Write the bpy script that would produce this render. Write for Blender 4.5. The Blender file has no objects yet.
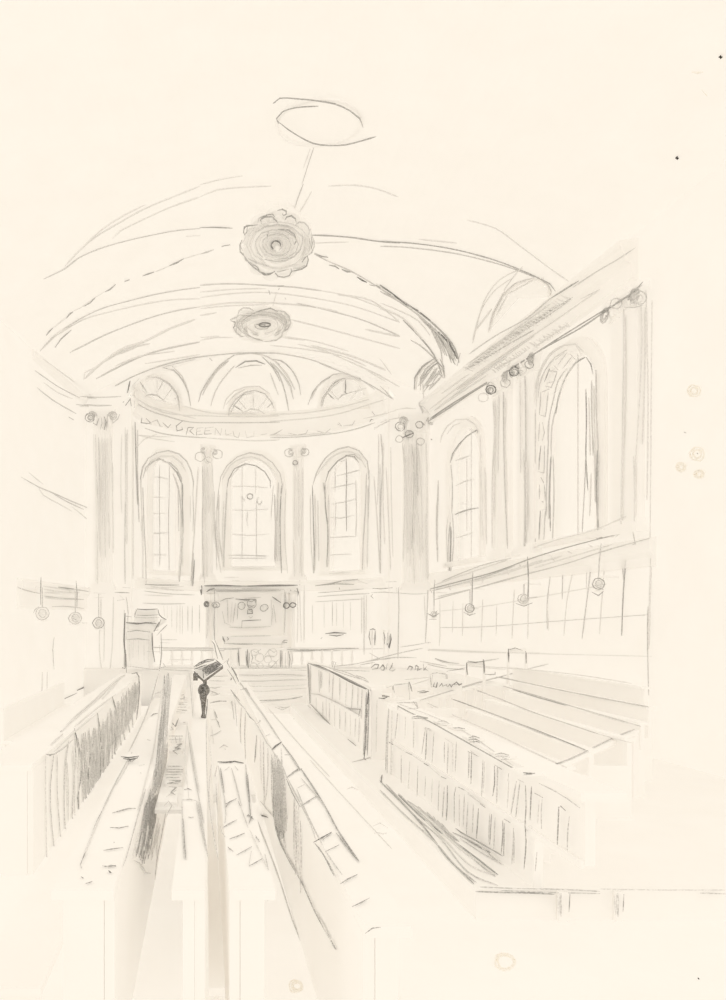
import bpy, math, random, re
from mathutils import Vector, Matrix
from mathutils.bvhtree import BVHTree
random.seed(7)
SC = bpy.context.scene
# ------------------------------------------------------------ camera, sky, exposure
EYE, F, CX, CY = 2.3, 700.0, 205.0, 620.0
cam_data = bpy.data.cameras.new('camera')
cam = bpy.data.objects.new('camera', cam_data)
SC.collection.objects.link(cam)
SC.camera = cam
cam.location = (0, 0, EYE)
cam.rotation_euler = (math.pi / 2, 0, 0)
cam_data.sensor_fit = 'HORIZONTAL'
cam_data.sensor_width = 36
cam_data.lens = 36 * F / 726
cam_data.shift_x = (363 - CX) / 726
cam_data.shift_y = (CY - 500) / 726
cam_data.clip_start = 0.05
world = bpy.data.worlds.new('overcast_sky')
SC.world = world
world.use_nodes = True
bg = world.node_tree.nodes['Background']
bg.inputs['Color'].default_value = (0.98, 0.903, 0.79, 1)
bg.inputs['Strength'].default_value = 1.0
SC.view_settings.view_transform = 'Standard'
SC.view_settings.look = 'None'
SC.view_settings.gamma = 1
SC.view_settings.use_curve_mapping = False
SC.view_settings.exposure = 0.10
SC.cycles.max_bounces = 40
SC.cycles.diffuse_bounces = 36
SC.cycles.transmission_bounces = 36
SC.cycles.transparent_max_bounces = 12


# ------------------------------------------------------------ materials
def mat(name, col, grain=None, rough=0.9):
    m = bpy.data.materials.new(name)
    m.use_nodes = True
    nt = m.node_tree
    b = nt.nodes['Principled BSDF']
    b.inputs['Roughness'].default_value = rough
    b.inputs['Specular IOR Level'].default_value = 0.0
    tc = nt.nodes.new('ShaderNodeTexCoord')
    n = nt.nodes.new('ShaderNodeTexNoise')
    r = nt.nodes.new('ShaderNodeValToRGB')
    nt.links.new(tc.outputs['Object'], n.inputs['Vector'])
    nt.links.new(n.outputs['Fac'], r.inputs['Fac'])
    nt.links.new(r.outputs['Color'], b.inputs['Base Color'])
    if grain:
        n.inputs['Scale'].default_value = 70
        n.inputs['Detail'].default_value = 4
        r.color_ramp.elements[0].position = 0.44
        r.color_ramp.elements[1].position = 0.60
        r.color_ramp.elements[0].color = (*col, 1)
        r.color_ramp.elements[1].color = (*grain, 1)
    else:
        n.inputs['Scale'].default_value = 1.7
        n.inputs['Detail'].default_value = 5
        r.color_ramp.elements[0].position = 0.3
        r.color_ramp.elements[1].position = 0.7
        r.color_ramp.elements[0].color = (col[0] * 0.985, col[1] * 0.98, col[2] * 0.975, 1)
        r.color_ramp.elements[1].color = (*col, 1)
    return m


def g3(v, w=1.0):
    return (v, v * 0.995, v * 0.985)


WHITE = (0.994, 0.993, 0.99)
LIME = mat('limewashed_plaster', WHITE)
SHELL = mat('translucent_paper_shell', WHITE)
# the room shell is like white paper: daylight also soaks through it
_lt = SHELL.node_tree
_lo, _lb = _lt.nodes['Material Output'], _lt.nodes['Principled BSDF']
_tr = _lt.nodes.new('ShaderNodeBsdfTranslucent')
_mx = _lt.nodes.new('ShaderNodeMixShader')
_mx.inputs['Fac'].default_value = 0.6
_ramp = next(n for n in _lt.nodes if n.type == 'VALTORGB')
_lt.links.new(_ramp.outputs['Color'], _tr.inputs['Color'])
_lt.links.new(_lb.outputs[0], _mx.inputs[1])
_lt.links.new(_tr.outputs[0], _mx.inputs[2])
_lt.links.new(_mx.outputs[0], _lo.inputs['Surface'])
PEN = {
    'f': mat('graphite_faint', g3(0.76), g3(0.92)),
    'l': mat('graphite_light', g3(0.60), g3(0.82)),
    'm': mat('graphite_medium', g3(0.38), g3(0.66)),
    'd': mat('graphite_dark', g3(0.17), g3(0.42)),
    'k': mat('graphite_black', (0.02, 0.018, 0.015), (0.05, 0.045, 0.04)),
    's': mat('tea_brown_stain', (0.93, 0.90, 0.83), (0.975, 0.96, 0.935)),
}
glass = bpy.data.materials.new('clear_window_glass')
glass.use_nodes = True
_nt = glass.node_tree
_o = _nt.nodes['Material Output']
_b = _nt.nodes['Principled BSDF']
_b.inputs['Base Color'].default_value = (*WHITE, 1)
_b.inputs['Roughness'].default_value = 0.8
_t = _nt.nodes.new('ShaderNodeBsdfTransparent')
_x = _nt.nodes.new('ShaderNodeMixShader')
_n = _nt.nodes.new('ShaderNodeTexNoise')
_n.inputs['Scale'].default_value = 2.0
_r = _nt.nodes.new('ShaderNodeMapRange')
_r.inputs['To Min'].default_value = 0.40
_r.inputs['To Max'].default_value = 0.52
_nt.links.new(_n.outputs['Fac'], _r.inputs['Value'])
_nt.links.new(_r.outputs['Result'], _x.inputs['Fac'])
_nt.links.new(_t.outputs[0], _x.inputs[1])
_nt.links.new(_b.outputs[0], _x.inputs[2])
_nt.links.new(_x.outputs[0], _o.inputs['Surface'])
IRON = mat('dark_bronze', (0.16, 0.15, 0.14), (0.42, 0.41, 0.39))
MATS = [LIME] + [PEN[k] for k in 'flmdks'] + [glass, IRON, SHELL]
MI = {'w': 0, 'f': 1, 'l': 2, 'm': 3, 'd': 4, 'k': 5, 's': 6, 'g': 7, 'i': 8, 'h': 9}

# ------------------------------------------------------------ sketch windows: origin and scale of each detail view
CROP = dict(c1=(20, 170, 4), c2=(200, 80, 3.63), c3=(380, 220, 2.593), c4=(80, 340, 3.63), c5=(270, 340, 3.63),
            c6=(10, 440, 3.457), c7=(180, 440, 3.3), c8=(380, 400, 2.593), f1=(30, 600, 4.033), f2=(30, 720, 4.033),
            f3=(160, 620, 4.033), f4=(180, 760, 3.3), f5=(290, 640, 3.82), f6=(360, 680, 3.023), f7=(420, 620, 3.025),
            z1=(230, 200, 6.667), z2=(80, 390, 4.5375), z3=(350, 390, 4.5375), z4=(480, 270, 3.448),
            z5=(195, 570, 6.05), z6=(300, 570, 5.186), z7=(110, 595, 5.585), z8=(360, 640, 4.033),
            p1=(140, 660, 4.5375), p2=(40, 660, 4.348), p3=(380, 690, 3.3), p4=(420, 540, 3.025), p5=(0, 460, 5.554),
            px=(0, 0, 1))
EYEV = Vector((0, 0, EYE))


def ray(p):
    return Vector(((p[0] - CX) / F, 1.0, (CY - p[1]) / F))


def at(p, Y):
    return EYEV + ray(p) * Y


# ---- surfaces a mark can lie on: each takes a sight direction (y = 1) and gives the distance Y
def plane_x(x):
    return lambda d: x / d.x if abs(d.x) > 1e-6 and 0 < x / d.x < 60 else None


def plane_y(y):
    return lambda d: y


def plane_z(z, cap=17.1):
    def f(d):
        y = (z - EYE) / d.z if abs(d.z) > 1e-6 else -1
        if y <= 0:
            y = 99
        for w in (rwall(.02), lwall(.02)):
            q = w(d)
            if q is not None and q > 0:
                y = min(y, q)
        return min(y, cap)
    return f


RW0, RWK = 6.1, 0.0786       # right wall: x = RW0 + RWK * (19 - y)
LW0, LWK = -3.25, 0.18       # left wall:  x = LW0 - LWK * (19 - y)


def rwall(off=0.0):
    def f(d):
        den = d.x + RWK
        return (RW0 - off + RWK * 19) / den if den > 0 else None
    return f


def lwall(off=0.0):
    def f(d):
        den = d.x - LWK
        return (LW0 + off - LWK * 19) / den if den < 0 else None
    return f


AC, AA, AB, AY = 1.5, 3.5, 2.6, 19.0      # apse: centre x, half width, depth, mouth


def apse(off=0.0):
    a, b = AA - off, AB - off

    def f(d):
        # (x Y - AC)^2/a^2 + (Y-AY)^2/b^2 = 1
        A = d.x ** 2 / a ** 2 + 1 / b ** 2
        B = -2 * d.x * AC / a ** 2 - 2 * AY / b ** 2
        C = AC ** 2 / a ** 2 + AY ** 2 / b ** 2 - 1
        D = B * B - 4 * A * C
        if D < 0:
            return None
        y = (-B + math.sqrt(D)) / 2 / A
        return y if y > AY - .2 else None
    return f


SPR, RISE = 8.35, 1.25


def vx(y):
    return LW0 - LWK * (19 - y), RW0 + RWK * (19 - y)


def vz(x, y):
    l, r = vx(y)
    s = (x - (l + r) / 2) / ((r - l) / 2)
    return SPR + RISE * (1 - s * s)


def vault(d):
    y = 4.0
    while y < 19.0:
        l, r = vx(y)
        x, z = d.x * y, EYE + d.z * y
        if x < l or x > r:
            return y
        if z > vz(x, y):
            return y
        y += 0.03
    return 19.0


DZ, DR = 8.63, 0.95


def dz(x, y):
    xn, yn = (x - AC) / AA, max(0, (y - AY) / AB)
    w = math.sqrt(max(1e-6, 1 - yn * yn))
    s = min(1, abs(xn) / w)
    return DZ + DR * (1 - s * s) * (max(0, 1 - yn ** 4)) ** 0.35


def dome(d):
    y = 19.0
    f = apse()
    lim = f(d) or 21.6
    while y < lim:
        if EYE + d.z * y > dz(d.x * y, y):
            return y
        y += 0.01
    return lim


# ------------------------------------------------------------ mesh builder
class MB:
    def __init__(s):
        s.v, s.f, s.m = [], [], []
        s.base = None

    def poly(s, pts, m='w'):
        n = len(s.v)
        s.v += [Vector(p) for p in pts]
        s.f.append(tuple(range(n, n + len(pts))))
        s.m.append(MI[m])

    def box(s, a, b, m='w', rot=None, piv=None):
        x0, y0, z0 = a
        x1, y1, z1 = b
        c = [Vector(p) for p in ((x0, y0, z0), (x1, y0, z0), (x1, y1, z0), (x0, y1, z0),
                                 (x0, y0, z1), (x1, y0, z1), (x1, y1, z1), (x0, y1, z1))]
        if rot is not None:
            piv = Vector(piv)
            c = [rot @ (p - piv) + piv for p in c]
        n = len(s.v)
        s.v += c
        for q in ((0, 3, 2, 1), (4, 5, 6, 7), (0, 1, 5, 4), (1, 2, 6, 5), (2, 3, 7, 6), (3, 0, 4, 7)):
            s.f.append(tuple(n + i for i in q))
            s.m.append(MI[m])
        return s

    def grid(s, rows, m='w', closed=False):
        n = len(s.v)
        k = len(rows[0])
        for r in rows:
            s.v += [Vector(p) for p in r]
        for i in range(len(rows) - 1):
            for j in range(k if closed else k - 1):
                j2 = (j + 1) % k
                s.f.append((n + i * k + j, n + i * k + j2, n + (i + 1) * k + j2, n + (i + 1) * k + j))
                s.m.append(MI[m])
        return s

    def tube(s, pts, r, m='w', sides=4, taper=False):
        pts = [Vector(p) for p in pts]
        if len(pts) < 2:
            return s
        rows = []
        up = Vector((0, 0, 1))
        for i, p in enumerate(pts):
            t = (pts[min(i + 1, len(pts) - 1)] - pts[max(i - 1, 0)])
            if t.length < 1e-9:
                t = Vector((1, 0, 0))
            t.normalize()
            a = t.cross(up)
            if a.length < 0.05:
                a = t.cross(Vector((0, 1, 0)))
            a.normalize()
            b = t.cross(a).normalized()
            rr = r[i] if isinstance(r, (list, tuple)) else r
            if taper and (i == 0 or i == len(pts) - 1):
                rr *= 0.45
            rows.append([p + (a * math.cos(q) + b * math.sin(q)) * rr
                         for q in [2 * math.pi * (j + .5) / sides for j in range(sides)]])
        s.grid(rows, m, closed=True)
        n = len(s.v) - len(pts) * sides
        s.f.append(tuple(n + j for j in range(sides)))
        s.m.append(MI[m])
        s.f.append(tuple(len(s.v) - sides + j for j in reversed(range(sides))))
        s.m.append(MI[m])
        return s

    def lathe(s, c, prof, m='w', n=20, M=None, closed_end=True):
        c = Vector(c)
        rows = []
        for r, z in prof:
            row = []
            for j in range(n):
                q = 2 * math.pi * j / n
                p = Vector((r * math.cos(q), r * math.sin(q), z))
                if M is not None:
                    p = M @ p
                row.append(c + p)
            rows.append(row)
        s.grid(rows, m, closed=True)
        if closed_end:
            k = len(s.v)
            s.f.append(tuple(k - n + j for j in range(n)))
            s.m.append(MI[m])
            s.f.append(tuple(k - n * len(prof) + j for j in reversed(range(n))))
            s.m.append(MI[m])
        return s

    def ring(s, c, R, r, m='w', n=20, a=Vector((1, 0, 0)), b=Vector((0, 0, 1)), sides=6, k=1.0):
        c = Vector(c)
        pts = [c + a * (R * math.cos(2 * math.pi * i / n)) + b * (R * k * math.sin(2 * math.pi * i / n)) for i in range(n + 1)]
        return s.tube(pts, r, m, sides)

    # ---- pencil marks lying on the surface
    def auto(s):
        nf = len(s.f)
        if s.base is None or s.base[0] != len(s.solid_f()):
            f = s.solid_f()
            s.base = (len(f), BVHTree.FromPolygons([v[:] for v in s.v], f))
        bv = s.base[1]

        def g(d):
            h = bv.ray_cast(EYEV, d.normalized(), 80)
            return h[0].y if h[0] is not None else None
        return g

    def solid_f(s):
        return [f for f, m in zip(s.f, s.m) if m in (0, 7, 8, 9)]

    def stroke(s, pts, sh='l', w=1.4, surf=None, back=None, jump=0.05):
        if len(pts) == 1:
            pts = [pts[0], (pts[0][0] + .5, pts[0][1] + .5)]
        # smooth the hand-drawn line
        P = [Vector(p) for p in pts]
        out = []
        for i in range(len(P) - 1):
            a, b, c, d = P[max(i - 1, 0)], P[i], P[i + 1], P[min(i + 2, len(P) - 1)]
            L = (c - b).length
            k = max(1, int(L / 7))
            for j in range(k):
                t = j / k
                q = 0.5 * ((2 * b) + (c - a) * t + (2 * a - 5 * b + 4 * c - d) * t * t + (3 * b - a - 3 * c + d) * t ** 3)
                out.append(q)
        out.append(P[-1])
        if surf is None:
            surf = s.auto()
        else:
            jump = 9
        ys = []
        for q in out:
            d = ray(q)
            y = surf(d)
            if y is None and back is not None:
                y = back(d)
            ys.append(y)
        known = [i for i, y in enumerate(ys) if y is not None]
        if not known:
            return s
        for i, y in enumerate(ys):
            if y is None:
                ys[i] = ys[min(known, key=lambda k: abs(k - i))]
        seg, segr = [], []

        def flush():
            if len(seg) > 1:
                s.tube(seg, segr, sh, 4, taper=True)
        for i, (q, y) in enumerate(zip(out, ys)):
            if seg and abs(y - ys[i - 1]) / y > jump:
                flush()
                seg, segr = [], []
            yy = y * 0.996
            seg.append(at(q, yy))
            segr.append(0.5 * w * yy / F * random.uniform(0.85, 1.15))
        flush()
        return s

    def S(s, crop, text, surf=None, back=None, jump=0.05, wk=1.0):
        ox, oy, k = CROP[crop]
        for line in text.split(';'):
            line = line.strip()
            if not line:
                continue
            tok = line.split()
            m = re.match(r'([flmdks])([\d.]*)$', tok[0])
            sh = m.group(1)
            w = float(m.group(2) or {'f': 1.5, 'l': 1.3, 'm': 1.3, 'd': 1.5, 'k': 1.5, 's': 1.5}[sh]) * wk
            pts = [tuple(float(c) for c in t.split(',')) for t in tok[1:]]
            s.stroke([(ox + x / k, oy + y / k) for x, y in pts], sh, w, surf, back, jump)
        return s

    def hatch(s, crop, a0, a1, b0, b1, n, sh='f', w=1.5, surf=None, jit=2.0, cut=0.0, back=None):
        ox, oy, k = CROP[crop]
        L = lambda p, q, t: (ox + (p[0] + (q[0] - p[0]) * t) / k, oy + (p[1] + (q[1] - p[1]) * t) / k)
        for i in range(n):
            t = (i + random.random() * .7) / n
            p, q = L(a0, a1, t), L(b0, b1, t)
            u0, u1 = random.uniform(0, cut), 1 - random.uniform(0, cut)
            j = lambda: random.uniform(-jit, jit) * 0.5
            P = (p[0] + (q[0] - p[0]) * u0 + j(), p[1] + (q[1] - p[1]) * u0 + j())
            Q = (p[0] + (q[0] - p[0]) * u1 + j(), p[1] + (q[1] - p[1]) * u1 + j())
            M = ((P[0] + Q[0]) / 2 + j() * .6, (P[1] + Q[1]) / 2 + j() * .6)
            s.stroke([P, M, Q], sh, w, surf, back)
        return s

    def ell(s, crop, cx, cy, rx, ry, sh='l', w=1.2, a0=0, a1=380, surf=None, wob=.06, tilt=0):
        ox, oy, k = CROP[crop]
        n = max(8, int((a1 - a0) / 30))
        ct, st = math.cos(math.radians(tilt)), math.sin(math.radians(tilt))
        pts = []
        for i in range(n + 1):
            q = math.radians(a0 + (a1 - a0) * i / n)
            r = 1 + random.uniform(-wob, wob)
            x, y = rx * r * math.cos(q), ry * r * math.sin(q)
            pts.append((ox + (cx + x * ct - y * st) / k, oy + (cy + x * st + y * ct) / k))
        return s.stroke(pts, sh, w, surf)

    def build(s, name, parent=None, label=None, cat=None, group=None, kind=None, smooth=False):
        org = Vector((0, 0, 0))
        if parent is not None:
            org = Vector(parent['_org'])
        elif kind != 'structure':
            xs = [v.x for v in s.v]
            ysv = [v.y for v in s.v]
            org = Vector(((min(xs) + max(xs)) / 2, (min(ysv) + max(ysv)) / 2, min(v.z for v in s.v)))
        me = bpy.data.meshes.new(name)
        me.from_pydata([(v - org)[:] for v in s.v], [], s.f)
        if kind == 'structure' or name in ('architrave', 'sill', 'frame'):
            s.m = [9 if i == 0 else i for i in s.m]
        used = sorted(set(s.m))
        for u in used:
            me.materials.append(MATS[u])
        me.polygons.foreach_set('material_index', [used.index(i) for i in s.m])
        if smooth:
            me.polygons.foreach_set('use_smooth', [True] * len(s.f))
        me.update()
        o = bpy.data.objects.new(name, me)
        SC.collection.objects.link(o)
        o['_org'] = org[:]
        if parent is None:
            o.location = org
        else:
            o.parent = parent
        tag(o, label, cat, group, kind)
        return o


def tag(o, label=None, cat=None, group=None, kind=None):
    if label:
        o['label'] = label
    if cat:
        o['category'] = cat
    if group:
        o['group'] = group
    if kind:
        o['kind'] = kind
    return o


def thing(name, loc, label, cat, group=None, kind=None):
    o = bpy.data.objects.new(name, None)
    SC.collection.objects.link(o)
    o.location = loc
    o.empty_display_size = 0.2
    o['_org'] = Vector(loc)[:]
    return tag(o, label, cat, group, kind)


# ============================================================ STRUCTURE
DAIS = 1.0
# ---- floor
fl = MB()
fl.grid([[(-6.5, y, 0), (1, y, 0), (8.6, y, 0)] for y in (-1, 6, 12, 19.05)])
fl.box((-6.5, -1.1, -.2), (8.6, -1.0, 0))
Z0 = plane_z(0.0)
fl.S('px', '''l1.2 310,706 337,733 349,745; l1.2 318,716 350,748 372,772 395,797 430,835 470,883;
 f1.2 310,760 340,793 365,820 392,849; f1.3 268,708 300,745 330,777; l1.1 277,706 287,708; l1 293,719 301,717;
 f1.2 347,789 352,787 358,790; l1 322,744 329,746; f1 374,833 380,834; f1.2 373,826 380,823 388,828; f1.2 376,832 383,834 387,833;
 f1.1 300,725 308,727; l1.1 275,707 282,710 289,707''', Z0)
# pencilled base lines between the pews
fl.S('f4', 'l1.6 250,190 290,290 330,400 365,510 400,602; l1.3 230,180 262,250 292,365; '
     'l1.3 205,345 225,430 240,492; l1.2 250,362 275,430 290,465', Z0)
# old stains on the boards
for cx, cy, rx, ry in ((505, 962, 11, 9), (296, 986, 7, 6)):
    for k in range(3):
        fl.ell('px', cx + k * .6, cy, rx - k * 1.5, ry - k * 1.2, 's', 1.8, surf=Z0, wob=.12)
fl.S('px', 'k2.2 698,978 699,979', Z0)
fl.build('floor', kind='structure', label='pale church floor with the central aisle between the pews')


# ---- wall strips with arched openings
def wall_strip(fn, u0, u1, z0, z1, wins, n=0.12, thick=0.3):
    """fn(u, off) -> (x, y); wins = [(uc, half width, sill, spring)]"""
    mb = MB()
    us = {u0, u1}
    k = int((u1 - u0) / 0.35) + 1
    for i in range(k + 1):
        us.add(u0 + (u1 - u0) * i / k)
    for uc, hw, sill, spr in wins:
        us = {u for u in us if not (uc - hw < u < uc + hw)}
        for i in range(17):
            us.add(uc - hw * math.cos(math.pi * i / 16))
    us = sorted(us)
    P = lambda u, z, off=0: (*fn(u, off), z)
    for a, b in zip(us, us[1:]):
        mid = (a + b) / 2
        w = next((w for w in wins if w[0] - w[1] < mid < w[0] + w[1]), None)
        if w is None:
            mb.poly([P(a, z0), P(b, z0), P(b, z1), P(a, z1)])
        else:
            uc, hw, sill, spr = w
            top = lambda u: spr + math.sqrt(max(0, hw * hw - (u - uc) ** 2))
            for o, fl_ in ((0, 1),):
                mb.poly([P(a, z0, o), P(b, z0, o), P(b, sill, o), P(a, sill, o)][::fl_])
                mb.poly([P(a, top(a), o), P(b, top(b), o), P(b, z1, o), P(a, z1, o)][::fl_])
            mb.poly([P(a, sill), P(b, sill), P(b, sill, thick), P(a, sill, thick)])
            mb.poly([P(a, top(a)), P(a, top(a), thick), P(b, top(b), thick), P(b, top(b))])
    for uc, hw, sill, spr in wins:
        for u in (uc - hw, uc + hw):
            mb.poly([P(u, sill), P(u, spr), P(u, spr, thick), P(u, sill, thick)])
    mb.poly([P(u0, z1), P(u1, z1), P(u1, z1, thick), P(u0, z1, thick)])
    return mb


def window(num, fn, uc, hw, sill, spr, label, wbars, hbars, ring=0.26, key=False):
    """a round-headed window: architrave round the opening, sill, bars and pane"""
    x, y = fn(uc, 0)
    t = thing('window_%d' % num, (x, y, sill - 0.12), label, 'window', kind='structure')
    P = lambda u, z, off=0: Vector((*fn(u, off), z))
    path = [(uc - hw, sill)] + [(uc - hw * math.cos(math.pi * i / 18), spr + hw * math.sin(math.pi * i / 18)) for i in range(19)] + [(uc + hw, sill)]
    H = hw + ring
    outp = [(uc - H, sill)] + [(uc - H * math.cos(math.pi * i / 18), spr + H * math.sin(math.pi * i / 18)) for i in range(19)] + [(uc + H, sill)]
    ar = MB()
    ar.grid([[P(a, z, 0), P(a, z, -.05), P(c, w, -.05), P(c, w, 0)] for (a, z), (c, w) in zip(path, outp)])
    sl = MB()
    sl.grid([[P(u, sill - .12, 0), P(u, sill - .12, -.12), P(u, sill, -.12), P(u, sill, 0)] for u in
             [uc - H - .05 + (2 * H + .1) * i / 6 for i in range(7)]])
    pane = MB()
    n = 16
    for i in range(n):
        a, b = [uc - hw * math.cos(math.pi * q / n) for q in (i, i + 1)]
        top = lambda u: spr + math.sqrt(max(0, hw * hw - (u - uc) ** 2))
        pane.poly([P(a, sill, .16), P(b, sill, .16), P(b, top(b), .16), P(a, top(a), .16)], 'g')
    bars = MB()
    for i in range(1, wbars + 1):
        u = uc - hw + 2 * hw * i / (wbars + 1)
        top = spr + math.sqrt(hw * hw - (u - uc) ** 2)
        bars.tube([P(u, sill, .14), P(u, (sill + top) / 2, .14), P(u, top, .14)], 0.016, 'f', 4)
    for i in range(1, hbars + 1):
        z = sill + (spr + hw * .6 - sill) * i / hbars
        h = hw if z < spr else math.sqrt(max(0, hw * hw - (z - spr) ** 2))
        bars.tube([P(uc - h, z, .14), P(uc, z, .14), P(uc + h, z, .14)], 0.013, 'f', 4)
    return t, ar, sl, pane, bars


# ---- apse wall: u is the angle (radians) from the axis scaled to metres
def apse_fn(u, off):
    q = u / 3.05 * math.radians(50)
    return (AC + (AA + off) * math.sin(q), AY + (AB + off) * math.cos(q))


U = lambda deg: math.radians(deg) / math.radians(50) * 3.05
AWIN = [(U(-50), .62, 3.75, 6.45), (U(0), .70, 3.95, 6.55), (U(50), .62, 3.75, 6.5)]
aw = wall_strip(apse_fn, U(-90), U(90), DAIS, DZ, AWIN)
A0 = apse()
aw.S('z2', '''m1.4 250,145 252,220 255,350 262,520; l1.3 262,180 262,400 268,600; f2 240,160 240,500 240,860; f1.6 225,300 222,700 222,880;
 f1.8 280,560 285,700 285,880; f1.6 610,460 612,640 640,830; f1.6 628,480 632,660 655,820; f1.4 655,850 720,850; f1.4 690,865 726,866;
 f1.2 262,205 340,222 430,235; f1.2 255,262 290,225 350,200''', A0)
aw.S('c7', '''f1.6 60,90 50,260 35,480; f1.6 0,445 10,300 5,150; f1.4 355,440 345,300 350,160; l1.2 160,380 290,382; l1.2 160,390 285,390; l1.1 170,424 285,424;
 f1.3 430,180 432,330 440,440; f1.4 640,120 650,260 660,440; l1.2 660,80 660,260 662,440; f1.4 680,90 690,300 695,430; f1.2 705,150 705,400;
 f1.2 0,540 0,640; f1.2 400,330 395,480 400,665; f1.2 410,480 410,660''', A0)
aw.S('z3', 'f1.5 130,200 130,330 125,520; l1.4 140,200 148,330 140,520 138,830; f1.5 152,240 150,500 158,700; f1.3 185,260 188,500 195,760', A0)
# dado panelling under the windows
aw.S('z6', '''f1.2 65,180 65,330; l1.1 80,165 170,160 330,150; l1.1 168,165 168,290; f1.1 225,165 225,300; f1.1 190,170 190,290; f1.1 262,165 262,310; f1.1 125,170 125,300;
 f1.1 20,120 20,380; l1.2 332,130 332,310 332,440; f1.4 345,130 342,330; f1.4 320,140 320,330; m1.2 0,410 120,412 240,408 305,406; l1.6 0,415 150,418 300,410; l1 305,410 440,408''', A0)
aw.S('z6', 'd1.8 132,330 180,325 240,328; d1.6 150,337 190,342 225,335; m1.2 115,350 108,357', A0)
aw.S('z7', 'f1.1 345,60 345,180; f1.1 375,60 372,210; f1.1 405,60 405,220; f1.1 320,60 320,130; l1.1 435,60 435,200; l1.1 460,60 458,220; l1.2 500,55 500,210; f1.1 300,60 305,120;l1.3 185,45 300,50 420,48; l1.2 280,250 375,250; l1.2 280,265 335,268', A0)
aw.build('wall_back', kind='structure', label='curved back wall of the apse behind the altar')

# ---- right nave wall
NRM_R = Vector((1, RWK, 0)).normalized()


def rw_fn(u, off):
    y = 19 - u
    return (RW0 + RWK * u + off, y)


# window centres from the sight lines
RWIN = [(2.15, .78, 3.75, 6.15), (6.35, .80, 3.8, 6.3)]
rw = wall_strip(rw_fn, 0, 12.4, 0, SPR, RWIN)
R0 = rwall(.01)
rw.S('z3', 'l1.6 400,410 398,520 395,640 398,780; f1.8 395,500 392,650 398,740; f1.5 352,300 352,480 350,700 355,860; l1.3 345,240 350,420 352,640;'
     'f2.0 450,560 440,640 445,790 450,840; l1.8 455,600 448,700 447,810; m1.6 458,620 457,720 452,820; f1.5 600,560 606,680; f1.6 598,330 602,500 600,600; f1.4 612,350 620,700; f1.1 515,85 517,86; d1.5 368,222 372,226', R0)
rw.S('p4', '''f1.1 60,180 60,300 58,320; f1.1 100,185 98,280; f1.1 130,190 128,290; f1.2 190,180 185,310; f1.1 232,195 230,290; f1.2 285,150 278,300; f1.1 328,130 326,300;
 l1.1 395,100 385,190 385,270; f1.2 385,190 388,275; l1.2 432,90 430,180; f1.2 465,85 445,180 435,290; l1.3 518,75 505,180 490,300; f1.2 505,70 503,150; f1.2 560,60 550,180 543,285;
 m1.2 625,40 615,160 610,290; l1.2 612,45 615,120; f1.2 650,0 655,55; f2 700,45 695,190 692,330; l1.1 690,200 688,300 692,470; l1 60,265 200,262 420,245 690,226;
 f1.1 60,215 200,200 400,165 560,135; f1.1 20,330 200,338 400,345 700,352''', R0)
rw.S('z4', 'f1.4 0,660 5,930; f1.4 20,700 22,930; l1.4 468,150 462,210 463,280; f1.5 470,200 475,370; f1.4 480,160 480,360; f1.4 0,680 12,800', R0)
rw.S('z8', '''f1.4 150,60 260,45 290,40; l1.3 180,32 260,14 285,10; f1.3 270,40 420,48 600,52 726,52; m1.3 303,74 330,84 360,92 400,95; l1.3 250,90 300,105 350,115 425,120; ''', R0)
rw.S('px', 'f1.4 646,290 648,400 647,500; f1.2 652,300 650,560', R0)
for cx, cy, rx, ry in ((694, 391, 6, 6), (697, 454, 7, 7), (681, 467, 5, 4.5), (699, 474, 5, 4)):
    rw.ell('px', cx, cy, rx, ry, 's', 1.8, surf=R0, wob=.1)
    rw.ell('px', cx, cy, rx * .6, ry * .6, 's', 2.2, surf=R0, wob=.1)
rw.S('px', 'm1.6 684,432 686,433; m1.4 697,453 698,454', R0)
rw.build('wall_right', kind='structure', label='tall right nave wall with arched windows and panelled lower part')

# ---- left splayed wall
lw = MB()
lw.box((0, 0, 0), (0.001, .001, .001))
lw = MB()
_n = [(LW0 - LWK * u, 19 - u) for u in (0, 2, 4, 6, 8, 10)]
lw.grid([[(x, y, z) for z in (0, 2.6, 5, SPR)] for x, y in _n])
L0 = lwall(.01)
lw.S('p5', 'l1.2 118,95 215,150 300,185 400,230 512,275; f1.3 160,70 240,135; l1.2 280,175 360,225 465,275; f1.2 215,155 240,195 330,245 400,285; f1.2 400,260 450,300 508,350', L0)
lw.S('f1', 'l1.1 97,150 92,200 97,280; f1.5 50,290 48,450 60,620; f1.4 70,290 68,420; m1.1 75,422 130,402 190,375; d1.5 190,365 235,345 282,322; l1.3 190,362 230,343', L0)
lw.S('px', 'f1.2 44,700 46,800 47,890', L0)
lw.build('wall_left', kind='structure', label='splayed left wall beside the chancel arch')

# ---- chancel arch wall with both piers (front face at y = 19)
pr = MB()
for xa, xb in ((LW0 - .05, AC - AA), (AC + AA, RW0 + .05)):
    pr.grid([[(xa, 19.0, 0), (xa, 19.0, SPR)], [(xb, 19.0, 0), (xb, 19.0, SPR)]])
for xa in (AC - AA, AC + AA):
    pr.grid([[(xa, 19.0, 0), (xa, 19.0, SPR)], [(xa, 19.1, 0), (xa, 19.1, SPR)]])
top, bot = [], []
l, r = vx(19)
for i in range(41):
    x = l + (r - l) * i / 40
    zt = vz(x, 19) + .1
    s_ = (x - AC) / AA
    zb = min(zt, DZ + DR * (1 - s_ * s_)) if abs(s_) < 1 else SPR
    top.append((x, 19.0, zt))
    bot.append((x, 19.0, zb))
pr.grid([bot, top])
YF = plane_y(18.99)
pr.S('z2', 'f1.8 62,200 66,400 70,700 78,880; f1.6 205,170 207,400 205,700; l1.6 210,200 208,420 203,700 205,880; f2.2 215,180 212,500 212,700; f1.5 190,200 185,420 190,560', YF)
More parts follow.
